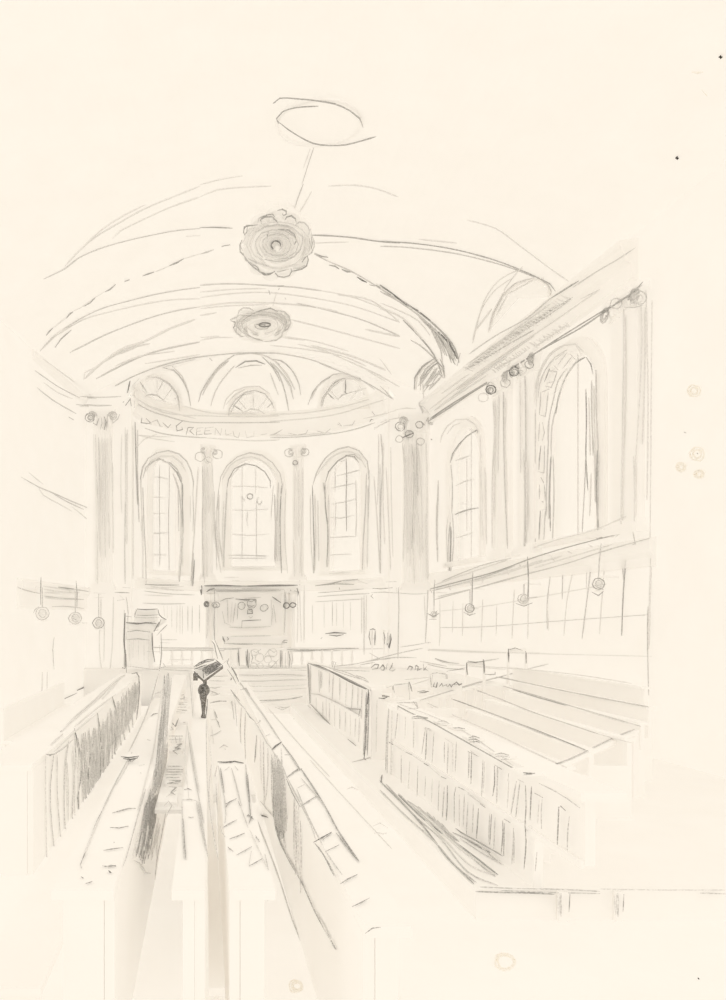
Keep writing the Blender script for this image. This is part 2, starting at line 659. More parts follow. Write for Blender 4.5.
pr.S('p5', '''l1.3 490,710 620,715; l1.3 680,708 722,710; m1.3 638,735 720,738; f1.3 520,738 585,740; f1.3 540,660 540,705; l1.1 665,752 690,775 650,780; f1.4 562,760 560,950;
 f1.5 630,760 628,950; l1.3 700,760 712,850 700,1000; f1.3 525,765 575,762''', YF)
pr.S('f1', 'f1.5 282,80 280,200 290,290 300,315; f1.5 335,60 332,180 322,290; l1.3 380,40 382,160 380,270; m1.6 385,200 384,290; d1.8 372,272 388,285; f1.4 300,80 298,250', YF)
pr.S('c4', 'l1.2 0,205 70,208 150,205; l1.2 0,208 60,212; l1.6 0,233 60,238 115,237; f1.3 0,180 40,200; d1.6 182,148 178,165 172,192; d1.5 182,210 186,240; d1.4 182,215 165,238; m1.4 155,228 160,222', YF)
pr.S('c1', 'l1.2 60,802 150,865 240,912; f1.3 90,755 180,820 290,900; f1.3 95,850 150,890 210,915; l1.3 68,870 130,920 225,975; m1.4 195,988 215,1000; l1.2 240,905 320,912 400,906; f1.8 250,905 360,905; l1.6 225,938 300,945 360,940; f1.6 240,945 370,945', lwall(.06), YF)
pr.S('z3', '''f1.4 205,90 255,82 300,85; f1.3 110,180 180,135 260,122; l1.2 130,165 180,140; f1.4 60,130 150,110 210,92; f1.2 345,180 350,240; m1.5 318,60 335,90 360,125;
 f1.4 160,0 195,42; f1.5 345,180 350,260''', YF)
pr.S('z6', '''m1.3 375,95 420,98 480,92; l1.3 370,118 440,115 505,120; l1.2 505,118 580,125 660,122; l1.3 445,62 500,60; f1.4 550,98 630,100; l1.3 510,90 513,200 510,330 508,460;
 l1.3 665,60 660,200 650,380; f1.3 645,130 650,260; m1.2 378,125 368,135 380,148; f1.2 500,90 502,120''', YF)
pr.build('wall_front', kind='structure', label='flat chancel arch wall framing the apse')

# ---- vault
va = MB()
rows = []
for j in range(34):
    y = 19 - 14.0 * j / 33
    l, r = vx(y)
    rows.append([(l + (r - l) * i / 36, y, vz(l + (r - l) * i / 36, y)) for i in range(37)])
va.grid(rows)
va.S('c1', '''l1.2 95,436 180,395 230,355 310,318 420,285 540,258 630,242 720,234; f1.4 180,385 230,330 300,270 400,210 500,155 620,105 720,65; f1.3 200,360 320,245 420,180 500,140;
 f1.3 370,275 400,245 480,205 600,150 720,108; f1.5 250,545 300,515; f1.2 665,265 720,262; f1.3 655,355 720,335''', vault)
va.S('c1', '''m1.6 105,662 118,645 132,632; m1.6 185,593 200,575 213,567; m1.6 258,544 280,530 302,510; m1.6 342,487 360,478 382,458; m2 418,446 438,439; m1.7 490,424 515,415 537,408;
 m1.8 598,383 625,372 655,355; f1.4 132,632 185,590; f1.4 215,565 260,542; f1.4 302,510 342,485; f1.3 540,408 600,383''', vault)
va.S('c2', '''l1.6 0,632 25,625 50,616; m1.7 78,604 110,598; f1.3 0,425 60,400 150,390 260,385; f1.3 465,385 560,382 640,395 720,425; f1.2 0,380 80,360 155,348; m1.3 0,536 50,535 118,538;
 m1.4 400,563 480,566 560,573 640,585 726,592; f1.2 410,592 480,590 540,588; f1.6 640,740 700,780 726,808; l1.1 415,240 395,300 370,380; l1.5 375,378 355,430 342,472; f1.4 405,405 380,450 355,490;
 f1.2 400,250 375,320; m1.4 415,628 440,640 465,644; d1.6 440,640 460,642; m1.6 468,672 490,676 505,686; m1.6 515,688 535,696 550,697; l1.2 415,632 470,660 540,690 620,735 726,805; d1.6 570,715 590,728 606,735; m1.5 615,743 635,748; m1.5 640,745 655,755;
 m1.6 680,770 693,780; l1.4 0,745 90,740 180,742 270,748 340,752 445,766; m1.5 275,748 305,747; d1.3 250,765 254,778; m1.2 288,755 285,762; l1.4 308,790 312,796;
 f1.6 0,822 100,810 200,808 300,812 400,822 500,840; f1.3 0,830 100,820 250,815; f1.2 278,770 262,830; f1.2 440,765 560,790 726,855;
 l1.3 350,810 480,840 600,875 726,930; f1.4 500,780 620,800 726,880; f2 600,905 726,932; f1.2 0,945 60,935 120,935; f2 0,855 60,845; f1.2 300,930 420,950 540,985;f1.6 0,935 70,930''', vault)
va.S('c1', '''l1.2 80,725 130,670 200,620 270,580 340,550 430,525 530,500 640,480 720,470; f1.3 150,660 250,600 350,570 480,540 600,520 720,515; f1.8 90,715 150,655 200,625;
 l1.3 200,730 260,700 340,660 440,620 540,585 640,560 720,548; m1.3 200,730 240,712; f2.4 260,835 300,795 400,720 500,685 600,635 700,598; f2.6 330,770 430,715 520,695; f3 380,740 480,700;
 l1.8 305,835 400,785 500,740 600,712 720,688; f1.4 380,785 480,745 620,725; f1.3 500,775 620,755 720,738; m1.3 140,710 165,675 190,655; m1.3 160,680 205,640; f1.4 255,840 260,810 300,790''', vault)
va.S('c3', '''m1.2 0,55 100,62 200,78 300,105 370,132 410,150 440,165 455,185; l1.2 410,150 436,168 444,185 440,203; l1.2 0,68 80,72 200,88 320,118 400,148; f1.2 225,0 300,22 360,65 440,125 490,160; f1.3 370,120 340,155 320,195 400,155 425,150;
 l1.2 320,195 350,165 400,150; f1.4 370,125 310,155 270,210 250,280 240,320; l1.3 320,190 295,240 282,288; f1.3 345,150 300,180 262,235 240,310; f1.4 200,60 100,50;
 d1.4 0,168 30,190 70,220 100,235; m1.6 50,205 90,232 130,262 170,300 195,335 205,370; l1.4 0,185 50,212 110,255 160,305 185,350; m1.6 120,265 165,315 185,370; d1.6 105,240 130,260; d1.6 150,290 180,320 200,360;
 m1.5 130,270 170,330 195,375; l1.5 100,250 150,310 165,400; m1.4 60,260 100,300 140,350 160,400; f1.5 0,230 60,255 110,310; f1.4 0,215 50,235 100,262 130,300; f1.3 0,360 30,400; l1.1 0,430 20,450 35,465;
 m1.6 90,440 90,410 110,380 140,360; l1.6 105,440 105,410 120,385 150,362; l1.3 110,450 125,430 150,420; m1.4 120,395 150,370 165,385; l1.6 130,400 155,400 165,410; l1.6 120,430 160,385; l1.6 128,440 165,400; f1.5 110,420 115,480; m1.3 155,360 165,380 168,410;
 m1.2 208,345 200,378; m1.6 195,340 190,370; f2 245,290 290,230''', vault)
va.hatch('c3', (120, 265), (180, 310), (160, 345), (205, 370), 7, 'l', 1.5, vault, 2)
va.hatch('c3', (95, 430), (130, 440), (125, 385), (165, 385), 6, 'l', 1.3, vault, 2)
va.S('c5', 'l1.3 0,45 90,58 170,78 250,112 320,140 380,172 445,214; f1.5 100,15 200,40 280,75 380,120 470,170; f1.3 0,20 100,30 250,55 350,95; f2 150,20 300,60 420,110; l1.5 510,0 545,20 590,60 620,100; f1.2 350,110 420,150', vault, plane_y(19))
# the two black specks high on the right of the plaster
for q in ((720.5, 57), (677, 158)):
    va.S('px', 'k3.4 %.1f,%.1f %.1f,%.1f' % (q[0] - 1.4, q[1], q[0] + 1.6, q[1] + .3), vault)
    va.S('px', 'k3.0 %.1f,%.1f %.1f,%.1f' % (q[0], q[1] - 1.4, q[0] + .3, q[1] + 1.6), vault)
va.S('px', 's2 692,72 698,73 703,72; s2 702,90 707,96', vault)
va.S('c2', 'f1.3 0,790 120,775 250,772 400,790 560,822 726,880; f1.2 0,770 120,760 240,757; f1.3 300,935 380,945; f1.6 330,870 450,900 600,940 726,975', vault)
va.build('ceiling', kind='structure', label='shallow barrel vault over the nave with pencilled ribs', smooth=False)

# ---- half dome over the apse
dm = MB()
rows = []
for j in range(27):
    yn = math.sin(math.pi / 2 * j / 26)
    y = AY + AB * min(yn, .9995)
    w = AA * math.sqrt(max(1e-6, 1 - ((y - AY) / AB) ** 2))
    rows.append([(AC + w * s / 16, y, dz(AC + w * s / 16 * .9999, y)) for s in range(-16, 17)])
dm.grid(rows)
dm.S('c4', '''l1.4 100,183 140,160 180,138 260,105 340,80 400,67 460,58 570,48 640,47 726,48; f1.3 300,100 350,85 420,70;
 l1.4 300,100 340,110 375,150 395,200 402,240; f1.6 245,130 280,135 320,155 345,190; l1.4 240,135 280,135 320,158 350,190 358,220 362,260; f1.3 335,95 370,130 395,190;
 f1.5 195,160 200,180 190,200; l1.5 430,225 440,190 470,140 510,90 560,55; f1.8 445,200 480,130 540,75; f2.2 455,180 490,120 530,80; f1.5 475,240 490,190 520,140 560,95; f1.6 560,55 620,48 680,60 726,90; l1.4 660,60 700,100 726,150; f1.4 690,120 720,200;
 m1.2 470,66 480,75; m1.5 565,100 600,78 640,76 672,88; l1.2 575,102 620,92 660,92''', dome)
dm.S('c5', '''l1.4 0,80 30,120 55,190 68,260; l1.4 0,68 40,75 80,110 105,160 112,200; f2 10,85 50,130 75,170 85,215; f2 20,80 60,125 90,180; f1.3 25,70 60,90; l1.4 138,235 155,190 190,150 230,125 280,120;
 f1.6 150,215 175,165 220,135; l1.3 188,240 200,200 225,165 260,140 300,132; f1.6 200,195 230,155 280,130; f1.5 285,125 340,150 380,180; f1.3 250,115 290,125; l1.2 180,85 250,112 290,125; f2 280,125 330,140''', dome)
dm.build('ceiling_apse', kind='structure', label='shallow half dome over the apse pierced by three lunettes', smooth=True)


# ---- curved frieze and dado moulding of the apse, wall cornices
def ring_trim(num, prof, q0, q1, label, strokes):
    mb = MB()
    n = 48
    rows = []
    for i in range(n + 1):
        q = math.radians(q0 + (q1 - q0) * i / n)
        rows.append([(AC + (AA - o) * math.sin(q), AY + (AB - o) * math.cos(q), z) for o, z in prof])
    mb.grid(rows)
    strokes(mb)
    mb.build('trim_%d' % num, kind='structure', label=label)


def st1(mb):
    A = apse(.16)
    mb.S('c4', '''l1.3 180,195 200,225 250,255 310,275 400,298 520,300 640,300 726,298; f1.3 195,205 240,235 300,262 360,272 450,275 560,278 726,275; f1.2 240,235 300,255 420,285; f1.3 380,240 480,265 640,268;
 l1.4 235,320 280,335 330,345 400,352 460,355; f1.3 460,356 560,362 640,366 726,362; m1.3 225,282 222,300 260,305; m1.3 240,285 255,300 240,305; l1.2 255,300 280,290 290,312 300,315; m1.2 300,300 320,318 330,305;
 m1.3 375,292 350,312 352,330 372,325 370,315; m1.2 385,345 392,318 412,318 398,330 415,345; m1.2 425,320 422,345 445,342; l1.2 423,332 438,330; l1.2 425,320 448,318; m1.2 455,318 452,342 478,340; l1.2 453,330 472,328;
 l1.1 455,320 485,316; l1.1 490,345 492,320 510,345 515,320; l1.1 528,325 530,345 550,340; l1.1 555,330 560,350 575,355 580,335; f1.3 600,330 605,355 630,350 632,330; l1.1 655,345 680,340; f1.3 690,345 726,342;
 f1.3 205,210 245,240 330,262; f1.3 215,345 260,350 330,352; l1.3 195,290 198,330 200,390''', A)
    mb.S('c5', '''f1.3 0,295 80,290 180,280 260,265 340,240 420,215; f1.3 0,270 120,265 250,245 360,215; l1.3 0,355 100,352 180,345 260,335 330,318 380,300; f1.3 0,348 110,345 220,335; l1.2 0,345 20,340 45,325; l1.2 65,338 100,345 130,340 138,325;
 l1.1 170,330 200,338 220,322; m1.2 245,305 260,312 250,300; l1.1 265,312 300,308 308,292; m1.3 362,297 368,288 375,290; m1.2 370,260 385,278; l1.2 378,320 420,298 470,285; f1.3 430,270 480,250 530,252; f1.3 400,300 450,280''', A)


ring_trim(1, [(0, 7.95), (.08, 8.0), (.10, 8.25), (.13, 8.5), (.2, 8.6), (.2, 8.66), (0, 8.68)], -88, 88,
          'curved plaster frieze with pencilled lettering above the apse windows', st1)


def st2(mb):
    A = apse(.1)
    mb.S('z6', '''m1.6 78,82 150,72 230,55 300,48; m1.4 100,80 190,72 280,75; l1.4 95,118 180,112 330,98; l1.3 90,138 200,130 360,122; f1.3 150,18 260,12; m1.2 203,90 205,102; f1.6 180,62 300,55 350,72''', A)
    mb.S('z2', '''m1.5 295,882 350,885 450,885; l1.3 290,912 400,925 520,930; f1.4 290,930 420,935; f2 320,890 400,905 470,910; f1.4 330,852 365,855; f1.6 300,900 420,895 470,890''', A)


ring_trim(2, [(0, 3.18), (.07, 3.2), (.07, 3.36), (.12, 3.42), (.12, 3.47), (0, 3.5)], -86, 86,
          'curved dado moulding below the apse windows', st2)


def wall_trim(num, fn, u0, u1, prof, label, strokes):
    mb = MB()
    rows = []
    n = 12
    for i in range(n + 1):
        u = u0 + (u1 - u0) * i / n
        rows.append([(*fn(u, -o), z) for o, z in prof])
    mb.grid(rows)
    mb.poly(rows[0][:])
    mb.poly(rows[-1][::-1])
    strokes(mb)
    mb.build('trim_%d' % num, kind='structure', label=label)


def st3(mb):
    B = rwall(.2)
    mb.S('c3', '''m1.5 125,522 180,487 250,440 330,392 420,335 520,280 600,225 660,185 682,160; m1.4 130,515 200,468 300,408 380,360 470,302 600,222; l1.3 610,215 660,185 680,168;
 l1.3 230,348 300,300 380,255 440,205 500,165; l1.3 500,175 560,135 620,100 662,72; f1.4 130,490 220,420 320,350 440,270 570,180; f1.4 100,470 130,505; l1.3 240,380 320,330 400,285; l1.2 330,310 420,250 500,200; m1.2 440,205 480,180 515,158;
 f1.3 520,205 570,180; l1.3 350,300 440,245 495,205; f1.8 140,495 250,410 330,355; f1.8 200,440 300,370 400,300; l1.3 220,390 300,340; f1.6 160,480 280,400; f1.8 300,385 400,330 480,275; f1.6 160,450 230,400''', None, B)
    mb.hatch('c3', (215, 385), (480, 190), (240, 392), (505, 200), 34, 'f', 1.6, rwall(.31), 2.5)
    mb.hatch('c3', (300, 400), (500, 270), (285, 385), (485, 262), 30, 'f', 1.5, rwall(.16), 2)
    for k in range(10):
        t = random.uniform(0, .6)
        a = (205 + 300 * t + random.uniform(-8, 8), 395 - 225 * t + random.uniform(-8, 14))
        mb.S('c3', 'f1.8 %.0f,%.0f %.0f,%.0f' % (a[0], a[1], a[0] + 110, a[1] - 78), None, B)


wall_trim(3, rw_fn, 0, 8.12, [(0, 7.6), (.1, 7.62), (.12, 7.85), (.2, 7.9), (.26, 8.08), (.3, 8.12), (.3, 8.2), (0, 8.24)],
          'heavy stepped cornice along the top of the right wall', st3)


def st4(mb):
    B = rwall(.12)
    mb.S('c8', '''m1.3 130,490 200,472 300,445 400,408 500,378 600,352 628,345; l1.3 135,495 260,462 350,430; m1.2 560,360 600,350 655,337; l1.3 140,518 240,490 340,462 480,425 580,392 700,358; m1.2 130,492 135,500;
 l1.2 150,510 280,480 400,445; f1.4 140,480 240,445 330,415; l1.2 160,470 260,430 340,410; f1.4 350,400 450,365 560,335 640,300; f2 200,480 300,455 400,425 470,405; f2 250,470 330,445 420,415; f1.6 400,435 500,405 600,375;
 l1.3 610,355 625,345; l1.2 655,337 662,375; m1.2 655,375 662,372''', None, B)
    mb.hatch('c8', (150, 490), (560, 368), (155, 505), (570, 378), 8, 'f', 1.6, None, 3, back=B)


wall_trim(4, rw_fn, 0, 8.5, [(0, 3.1), (.05, 3.12), (.05, 3.25), (.1, 3.35), (.1, 3.52), (0, 3.56)],
          'moulded ledge on the right wall above the panelling', st4)


def lw_fn(u, off):
    return (LW0 - LWK * u - off, 19 - u)


def st5(mb):
    mb.S('p5', '''l1.3 95,705 130,720 180,733 222,742; m1.6 325,706 370,712 412,716; l1.4 370,716 440,722 500,732; f2 245,718 360,735 440,738; l1.8 245,755 330,768 400,772 465,775; f2.2 250,765 380,775;
 l1.2 288,815 350,812 420,818 465,825; f2 245,735 330,740; f1.4 240,700 400,725''', None, lwall(.1))


wall_trim(5, lw_fn, 0.05, 4.15, [(0, 2.55), (.06, 2.6), (.06, 2.9), (.14, 3.0), (.14, 3.15), (0, 3.2)],
          'moulded ledge along the left wall above the hanging lamps', st5)


def st6(mb):
    pass


wall_trim(6, lw_fn, 0.05, 3.4, [(0, 8.12), (.07, 8.2), (.1, 8.3), (0, 8.34)], 'cornice at the springing of the vault on the left wall', st6)

# ---- raised chancel floor and its steps
da = MB()
da.box((LW0, 18.75, 0), (RW0, 19.05, DAIS))
pts = [(AC + (AA + .1) * math.sin(math.radians(q)), AY + (AB + .1) * math.cos(math.radians(q))) for q in range(-90, 91, 6)]
da.poly([(x, y, DAIS) for x, y in pts[::-1]])
da.S('z7', 'l1.3 85,400 160,405 230,415 330,418 465,425; f1.2 200,410 330,422', plane_z(DAIS, 30))
da.S('z5', 'l1.1 580,605 640,605 675,608', plane_z(DAIS, 30))
da.build('floor_chancel', kind='structure', label='raised chancel floor behind the altar rail')

st = thing('chancel_steps', (1.2, 17.2, 0), 'flight of shallow pale steps rising to the altar rail', 'steps')
stx = ['f1.2 270,720 400,735 560,722 680,715', 'm1.2 370,790 450,788 560,782 650,765; f1.3 380,800 520,790 620,775; m1.1 90,805 140,795 190,792; l1.1 500,835 545,832 580,825',
       'f1.2 290,700 450,705 670,695; l1.3 80,710 120,716 155,708; l1.2 95,745 120,740 140,750', 'l1.2 265,672 400,672 560,665 680,665; l1.2 85,670 180,672',
       'l1.3 265,635 380,637 500,632 670,638; l1.3 60,640 120,645 200,640; f1.2 270,650 480,652 660,650']
for k in range(5):
    mb = MB().box((-.35, 17.2 + .35 * k, .2 * k), (2.85, 18.74, .2 * k + .2))
    mb.S('z5', stx[[1, 0, 2, 3, 4][k]], plane_y(17.19 + .35 * k))
    mb.build('step', st)

# ============================================================ WINDOWS
L3 = {1: ('tall round-headed apse window left of the altar', 3, 6), 2: ('tall round-headed apse window directly above the altar', 2, 6),
      3: ('tall round-headed apse window right of the altar', 3, 7)}
for i, (uc, hw, sill, spr) in enumerate(AWIN):
    lab, wb, hb = L3[i + 1]
    t, ar, sl, pane, bars = window(i + 1, apse_fn, uc, hw, sill, spr, lab, 0, 0, ring=.30)
    S0, S1 = apse(.06), apse(-.13)
    if i == 0:
        ar.S('z2', '''l1.5 280,450 275,400 285,350 310,310 350,285 400,275 450,290 485,325 505,370 515,420 512,480; f1.8 300,370 320,325 370,300 420,300 460,330 480,370; l1.6 285,400 300,350 340,320 380,315;
 m1.2 305,345 330,318 360,312 390,325; l1.7 375,325 410,330 440,360 460,400 462,450; m1.3 400,330 440,375 465,430 465,520 462,640; l1.6 420,375 445,440 458,540 462,700 450,870; l1.8 465,520 468,640 455,760 452,870; f2.2 455,560 458,700 448,860;
 l1.5 512,470 515,560 512,640; l1.8 515,740 510,820 508,890; m1.4 520,770 512,890; f1.5 275,400 280,560 278,640; l1.2 285,440 290,600 298,760 300,880; f1.6 500,480 502,600; l1.3 445,440 448,640; f2 462,600 466,800''', S0)
        bars.S('z2', '''l1.2 328,340 328,500 330,640 328,790; l1.2 362,340 360,480 362,640 362,800; l1.2 405,340 405,460 402,600 405,830; f1.2 300,400 295,600; l1.1 330,395 360,395 400,405; f1.2 290,475 330,485 390,490; f1.2 295,550 340,560 400,558;
 l1.4 310,648 350,650 400,648; l1.4 310,748 350,748 390,748; f1.2 330,852 365,855; f1.1 300,600 330,602; f1.2 290,520 320,545''', S1)
    elif i == 1:
        ar.S('c7', '''l1.5 128,160 135,120 155,85 190,55 230,42 270,50 305,75 330,110 338,150 330,200; f1.8 140,130 165,85 210,58 260,62 300,95 318,130; m1.3 155,160 160,130 180,95 215,78 250,85 280,105 298,135 298,158; l1.4 165,125 195,90 225,78;
 l1.8 155,160 150,260 145,360 145,420; f2 145,200 140,330 142,420; f1.6 130,180 128,300 130,410; l1.3 128,160 118,300 122,430; f2 120,220 125,370; l1.6 325,140 320,260 318,350 315,410; m1.4 335,150 330,280 335,440; l2 312,180 315,300 312,400;
 f2 325,200 328,400; f2.2 320,260 322,400; l1.3 308,150 300,260''', S0)
        bars.S('c7', '''f1.2 205,90 205,180; f1.2 250,90 250,180; l1.1 205,180 205,280 205,400; l1.1 252,200 252,300 252,400; f1.2 160,155 220,152 290,158; f1.2 165,230 230,232 290,228; f1.2 165,310 230,315 290,310; l1.2 165,380 220,380 285,385; l1.1 175,424 285,424;
 f1.3 150,460 290,465; l1.5 200,185 215,200; l1.2 222,235 222,250 220,265 223,280; l1.3 205,185 212,202''', S1)
        bars.ell('c7', 231, 186, 10, 9, 'm', 1.3, surf=S1)
        bars.ell('c7', 262, 200, 8, 12, 'l', 1.3, 0, 250, surf=S1)
    else:
        ar.S('c7', '''l1.5 438,150 450,110 480,60 520,30 555,22 590,35 618,70 622,130; f1.8 450,120 490,65 540,38 590,50 612,90; m1.4 480,140 490,105 520,70 550,52 575,55 590,75; l1.4 545,50 575,48 600,70; m1.4 437,150 440,260 443,380 442,440;
 f2.2 445,180 448,320 445,430; m1.5 478,140 480,220 488,300 485,420; f2 490,180 492,330 488,420; l1.4 615,110 612,220 605,330 602,430; f1.8 620,150 620,280 618,420; l2 472,140 480,190; f2 455,200 458,400; l1.3 625,100 622,260''', S0)
        bars.S('c7', '''m1.2 548,60 550,130 548,200 550,300; l1.1 512,90 512,170; f1.2 515,200 512,300; l1.1 580,130 582,250 580,320; l1.1 518,118 560,108 605,95; l1.2 500,158 540,150 582,142; l1.2 502,212 540,205 580,195; l1.3 495,255 530,258 575,248;
 l1.3 490,322 530,320 578,318; l1.2 490,380 530,378 565,376; f1.2 488,440 530,442 565,435; m1.1 530,72 545,66''', S1)
    ar.build('architrave', t)
    sl.build('sill', t)
    bars.build('glazing_bars', t)
    pane.build('pane', t)

for i, (uc, hw, sill, spr) in enumerate(RWIN):
    lab = ['round-headed window in the right wall nearest the chancel', 'large round-headed window in the right wall with a blocked surround'][i]
    t, ar, sl, pane, bars = window(i + 4, rw_fn, uc, hw, sill, spr, lab, 0, 0, ring=.24)
    S0, S1 = rwall(.06), rwall(-.13)
    if i == 0:
        ar.S('z3', '''f1.5 410,240 415,210 440,165 480,135 530,132 565,155 582,185; m1.3 455,330 465,290 495,245 530,210 575,180; l1.2 460,320 475,280 510,235; l1.3 458,340 465,440 462,560; l1.3 465,560 470,700 455,840; f1.4 440,200 470,160 500,150;
 f1.4 590,200 595,330; m1.2 555,195 580,182 578,195''', S0)
        bars.S('z3', 'm1.5 470,568 500,555 540,542 592,533; l1.2 475,322 510,310 550,295; l1.1 480,435 520,415 565,403; f1.3 480,672 520,660 560,645; f1.2 490,520 530,510; f1.1 530,300 530,640', S1)
    else:
        ar.S('z4', '''f1.8 195,470 195,410 210,350 240,295 290,260 330,255 360,285; l1.3 200,440 205,395 225,345 260,300 300,275; f1.8 188,420 205,350 240,290 280,262; l1.4 245,640 248,540 262,480 280,410 300,360 340,310 362,300; m1.3 262,495 270,440 295,370 330,320 362,302;
 l1.3 235,640 238,520 250,460 270,380 300,340; m1.2 365,300 382,325 390,360; l1.4 190,480 190,620 188,800 190,970; l1.5 235,600 230,740 228,850; m1.5 245,640 240,760 243,900; l1.3 252,640 255,780 250,930; f1.8 240,700 236,860;
 m1.3 365,410 367,520 365,640 372,760; l1.4 385,380 385,480 390,640; l1.6 400,345 402,500 408,640 408,760 405,900; m1.5 405,620 402,760 408,895; l1.2 365,640 360,760 352,905; f2 392,400 395,600 398,800; f1.6 375,440 380,640; f1.6 383,700 378,850;
 l1.2 225,400 245,405 265,350 235,345; m1.3 240,340 230,365 222,385; l1.3 235,350 265,352 255,385 230,390; l1.3 210,420 205,500; l1.3 235,420 225,505 208,500; m1.2 215,420 240,410; l1.2 205,525 202,590; l1.3 215,525 222,560 215,590; f1.3 235,520 232,590;
 m1.2 210,605 205,650 203,690; l1.3 222,605 220,700 200,695; m1.3 210,715 220,735; l1.3 205,740 205,790; l1.3 222,740 225,795; d1.4 214,799 218,800; m1.2 208,830 203,930; l1.3 225,830 220,930; l1.2 208,828 228,826; l1.2 270,325 300,285; l1.2 285,340 320,295; l1.2 260,310 290,285;
 l1.2 310,290 335,315; f1.5 330,260 350,290; l1.2 255,330 270,345''', S0)
    ar.build('architrave', t)
    sl.build('sill', t)
    bars.tube([(*rw_fn(uc, .14), sill), (*rw_fn(uc, .14), spr + hw)], .012, 'f')
    bars.build('glazing_bars', t)
    pane.build('pane', t)


# ---- lunettes standing on the apse frieze
def lunette(num, c, r, h, label, strokes):
    def drape(p, o):
        Y = dome(ray(p))
        return at(p, Y * (1 - o))
    t = thing('window_%d' % num, drape(c, 0)[:], label, 'window', kind='structure')
    arc = lambda k, o: [drape((c[0] - k * r * math.cos(math.pi * i / 16), c[1] - k * h * math.sin(math.pi * i / 16)), o) for i in range(17)]
    pn = MB()
    A, B, C_ = arc(1, .004), arc(.55, .004), drape(c, .004)
    pn.grid([A, B, [C_] * 17], 'g')
    fr = MB()
    fr.grid([arc(1, .002), arc(1, .008), arc(1.16, .008), arc(1.16, .002)])
    fr.tube([drape((c[0] - r * 1.16, c[1]), .006), drape(c, .006), drape((c[0] + r * 1.16, c[1]), .006)], .03, 'w')
    br = MB()
    for a in (45, 90, 135):
        q = math.radians(a)
        br.tube([drape((c[0] + r * k * math.cos(q), c[1] - h * k * math.sin(q)), .006) for k in (.38, .7, 1)], .01, 'f')
    strokes(fr, br, lambda d: dome(d) * .991)
    fr.build('frame', t)
    br.build('glazing_bars', t)
    pn.build('pane', t)


def s_l(fr, br, P):
    fr.S('c4', 'l1.3 245,132 290,138 330,165 352,200 362,258; f1.5 200,210 192,165 215,140; l1.5 340,215 360,206', P)
    br.S('c4', 'm1.2 218,152 230,170 242,188; l1.3 300,153 292,170 284,184; l1.5 228,208 250,198 280,200 310,225; l1.2 235,205 265,195', P)


def s_c(fr, br, P):
    fr.S('c4', '''l1.4 540,275 542,250 565,215 600,190 635,183 670,195 695,225 705,250; f1.5 520,250 530,215 560,185 600,170 650,168 690,195; l1.3 545,270 560,235 590,200 630,190; f1.8 530,235 560,200 600,178''', P)
    br.S('c4', 'm1.2 555,235 575,248 592,260; l1.2 630,195 630,220 630,245; m1.3 680,245 700,228; l1.3 590,265 620,250 650,255 670,268', P)


def s_r(fr, br, P):
    fr.S('c5', 'l1.4 185,238 190,210 215,180 250,155; f1.5 195,215 230,165 280,140 330,150; f1.4 300,190 350,175', P)
    br.S('c5', 'd1.4 274,145 275,170 274,190; d1.3 270,188 278,194; m1.2 212,195 222,206 232,215; l1.3 248,215 262,200 300,188; m1.1 338,195 343,197', P)


lunette(6, (157, 408), 23, 30, 'small semicircular lunette window at the left of the apse vault', s_l)
lunette(7, (252, 416), 22, 26, 'semicircular lunette window at the centre of the apse vault', s_c)
lunette(8, (344, 408), 23, 30, 'small semicircular lunette window at the right of the apse vault', s_r)


# ---- clerestory lunettes cut into the vault above the right cornice
def clere(num, pts, label, stroke_txt, pane_c):
    mb = MB()
    ox, oy, k = CROP['c3']
    P = []
    for x, y in pts:
        q = (ox + x / k, oy + y / k)
        Y = vault(ray(q))
        P.append(at(q, Y * .998))
    t = thing('window_%d' % num, P[0][:], label, 'window', kind='structure')
    mb.tube(P, .03, 'w', 6)
    mb.S('c3', stroke_txt, vault)
    mb.build('architrave', t)
    pn = MB()
    c = sum(P, Vector()) / len(P)
    for a, b in zip(P, P[1:]):
        pn.poly([c, c + (a - c) * .97, c + (b - c) * .97], 'g')
    pn.build('pane', t)


clere(9, [(282, 290), (295, 240), (320, 192), (360, 162), (405, 150), (436, 168), (442, 200)], 'large arched clerestory opening above the right cornice',
      'l1.2 282,288 295,240 320,195; f1.4 300,250 330,195', None)
clere(10, [(92, 440), (95, 405), (118, 375), (145, 362), (163, 385), (168, 405)], 'small shaded clerestory opening beside the chancel arch',
      'm1.4 88,438 92,405 115,375 142,358; l1.3 104,442 108,410 128,385 150,370', None)


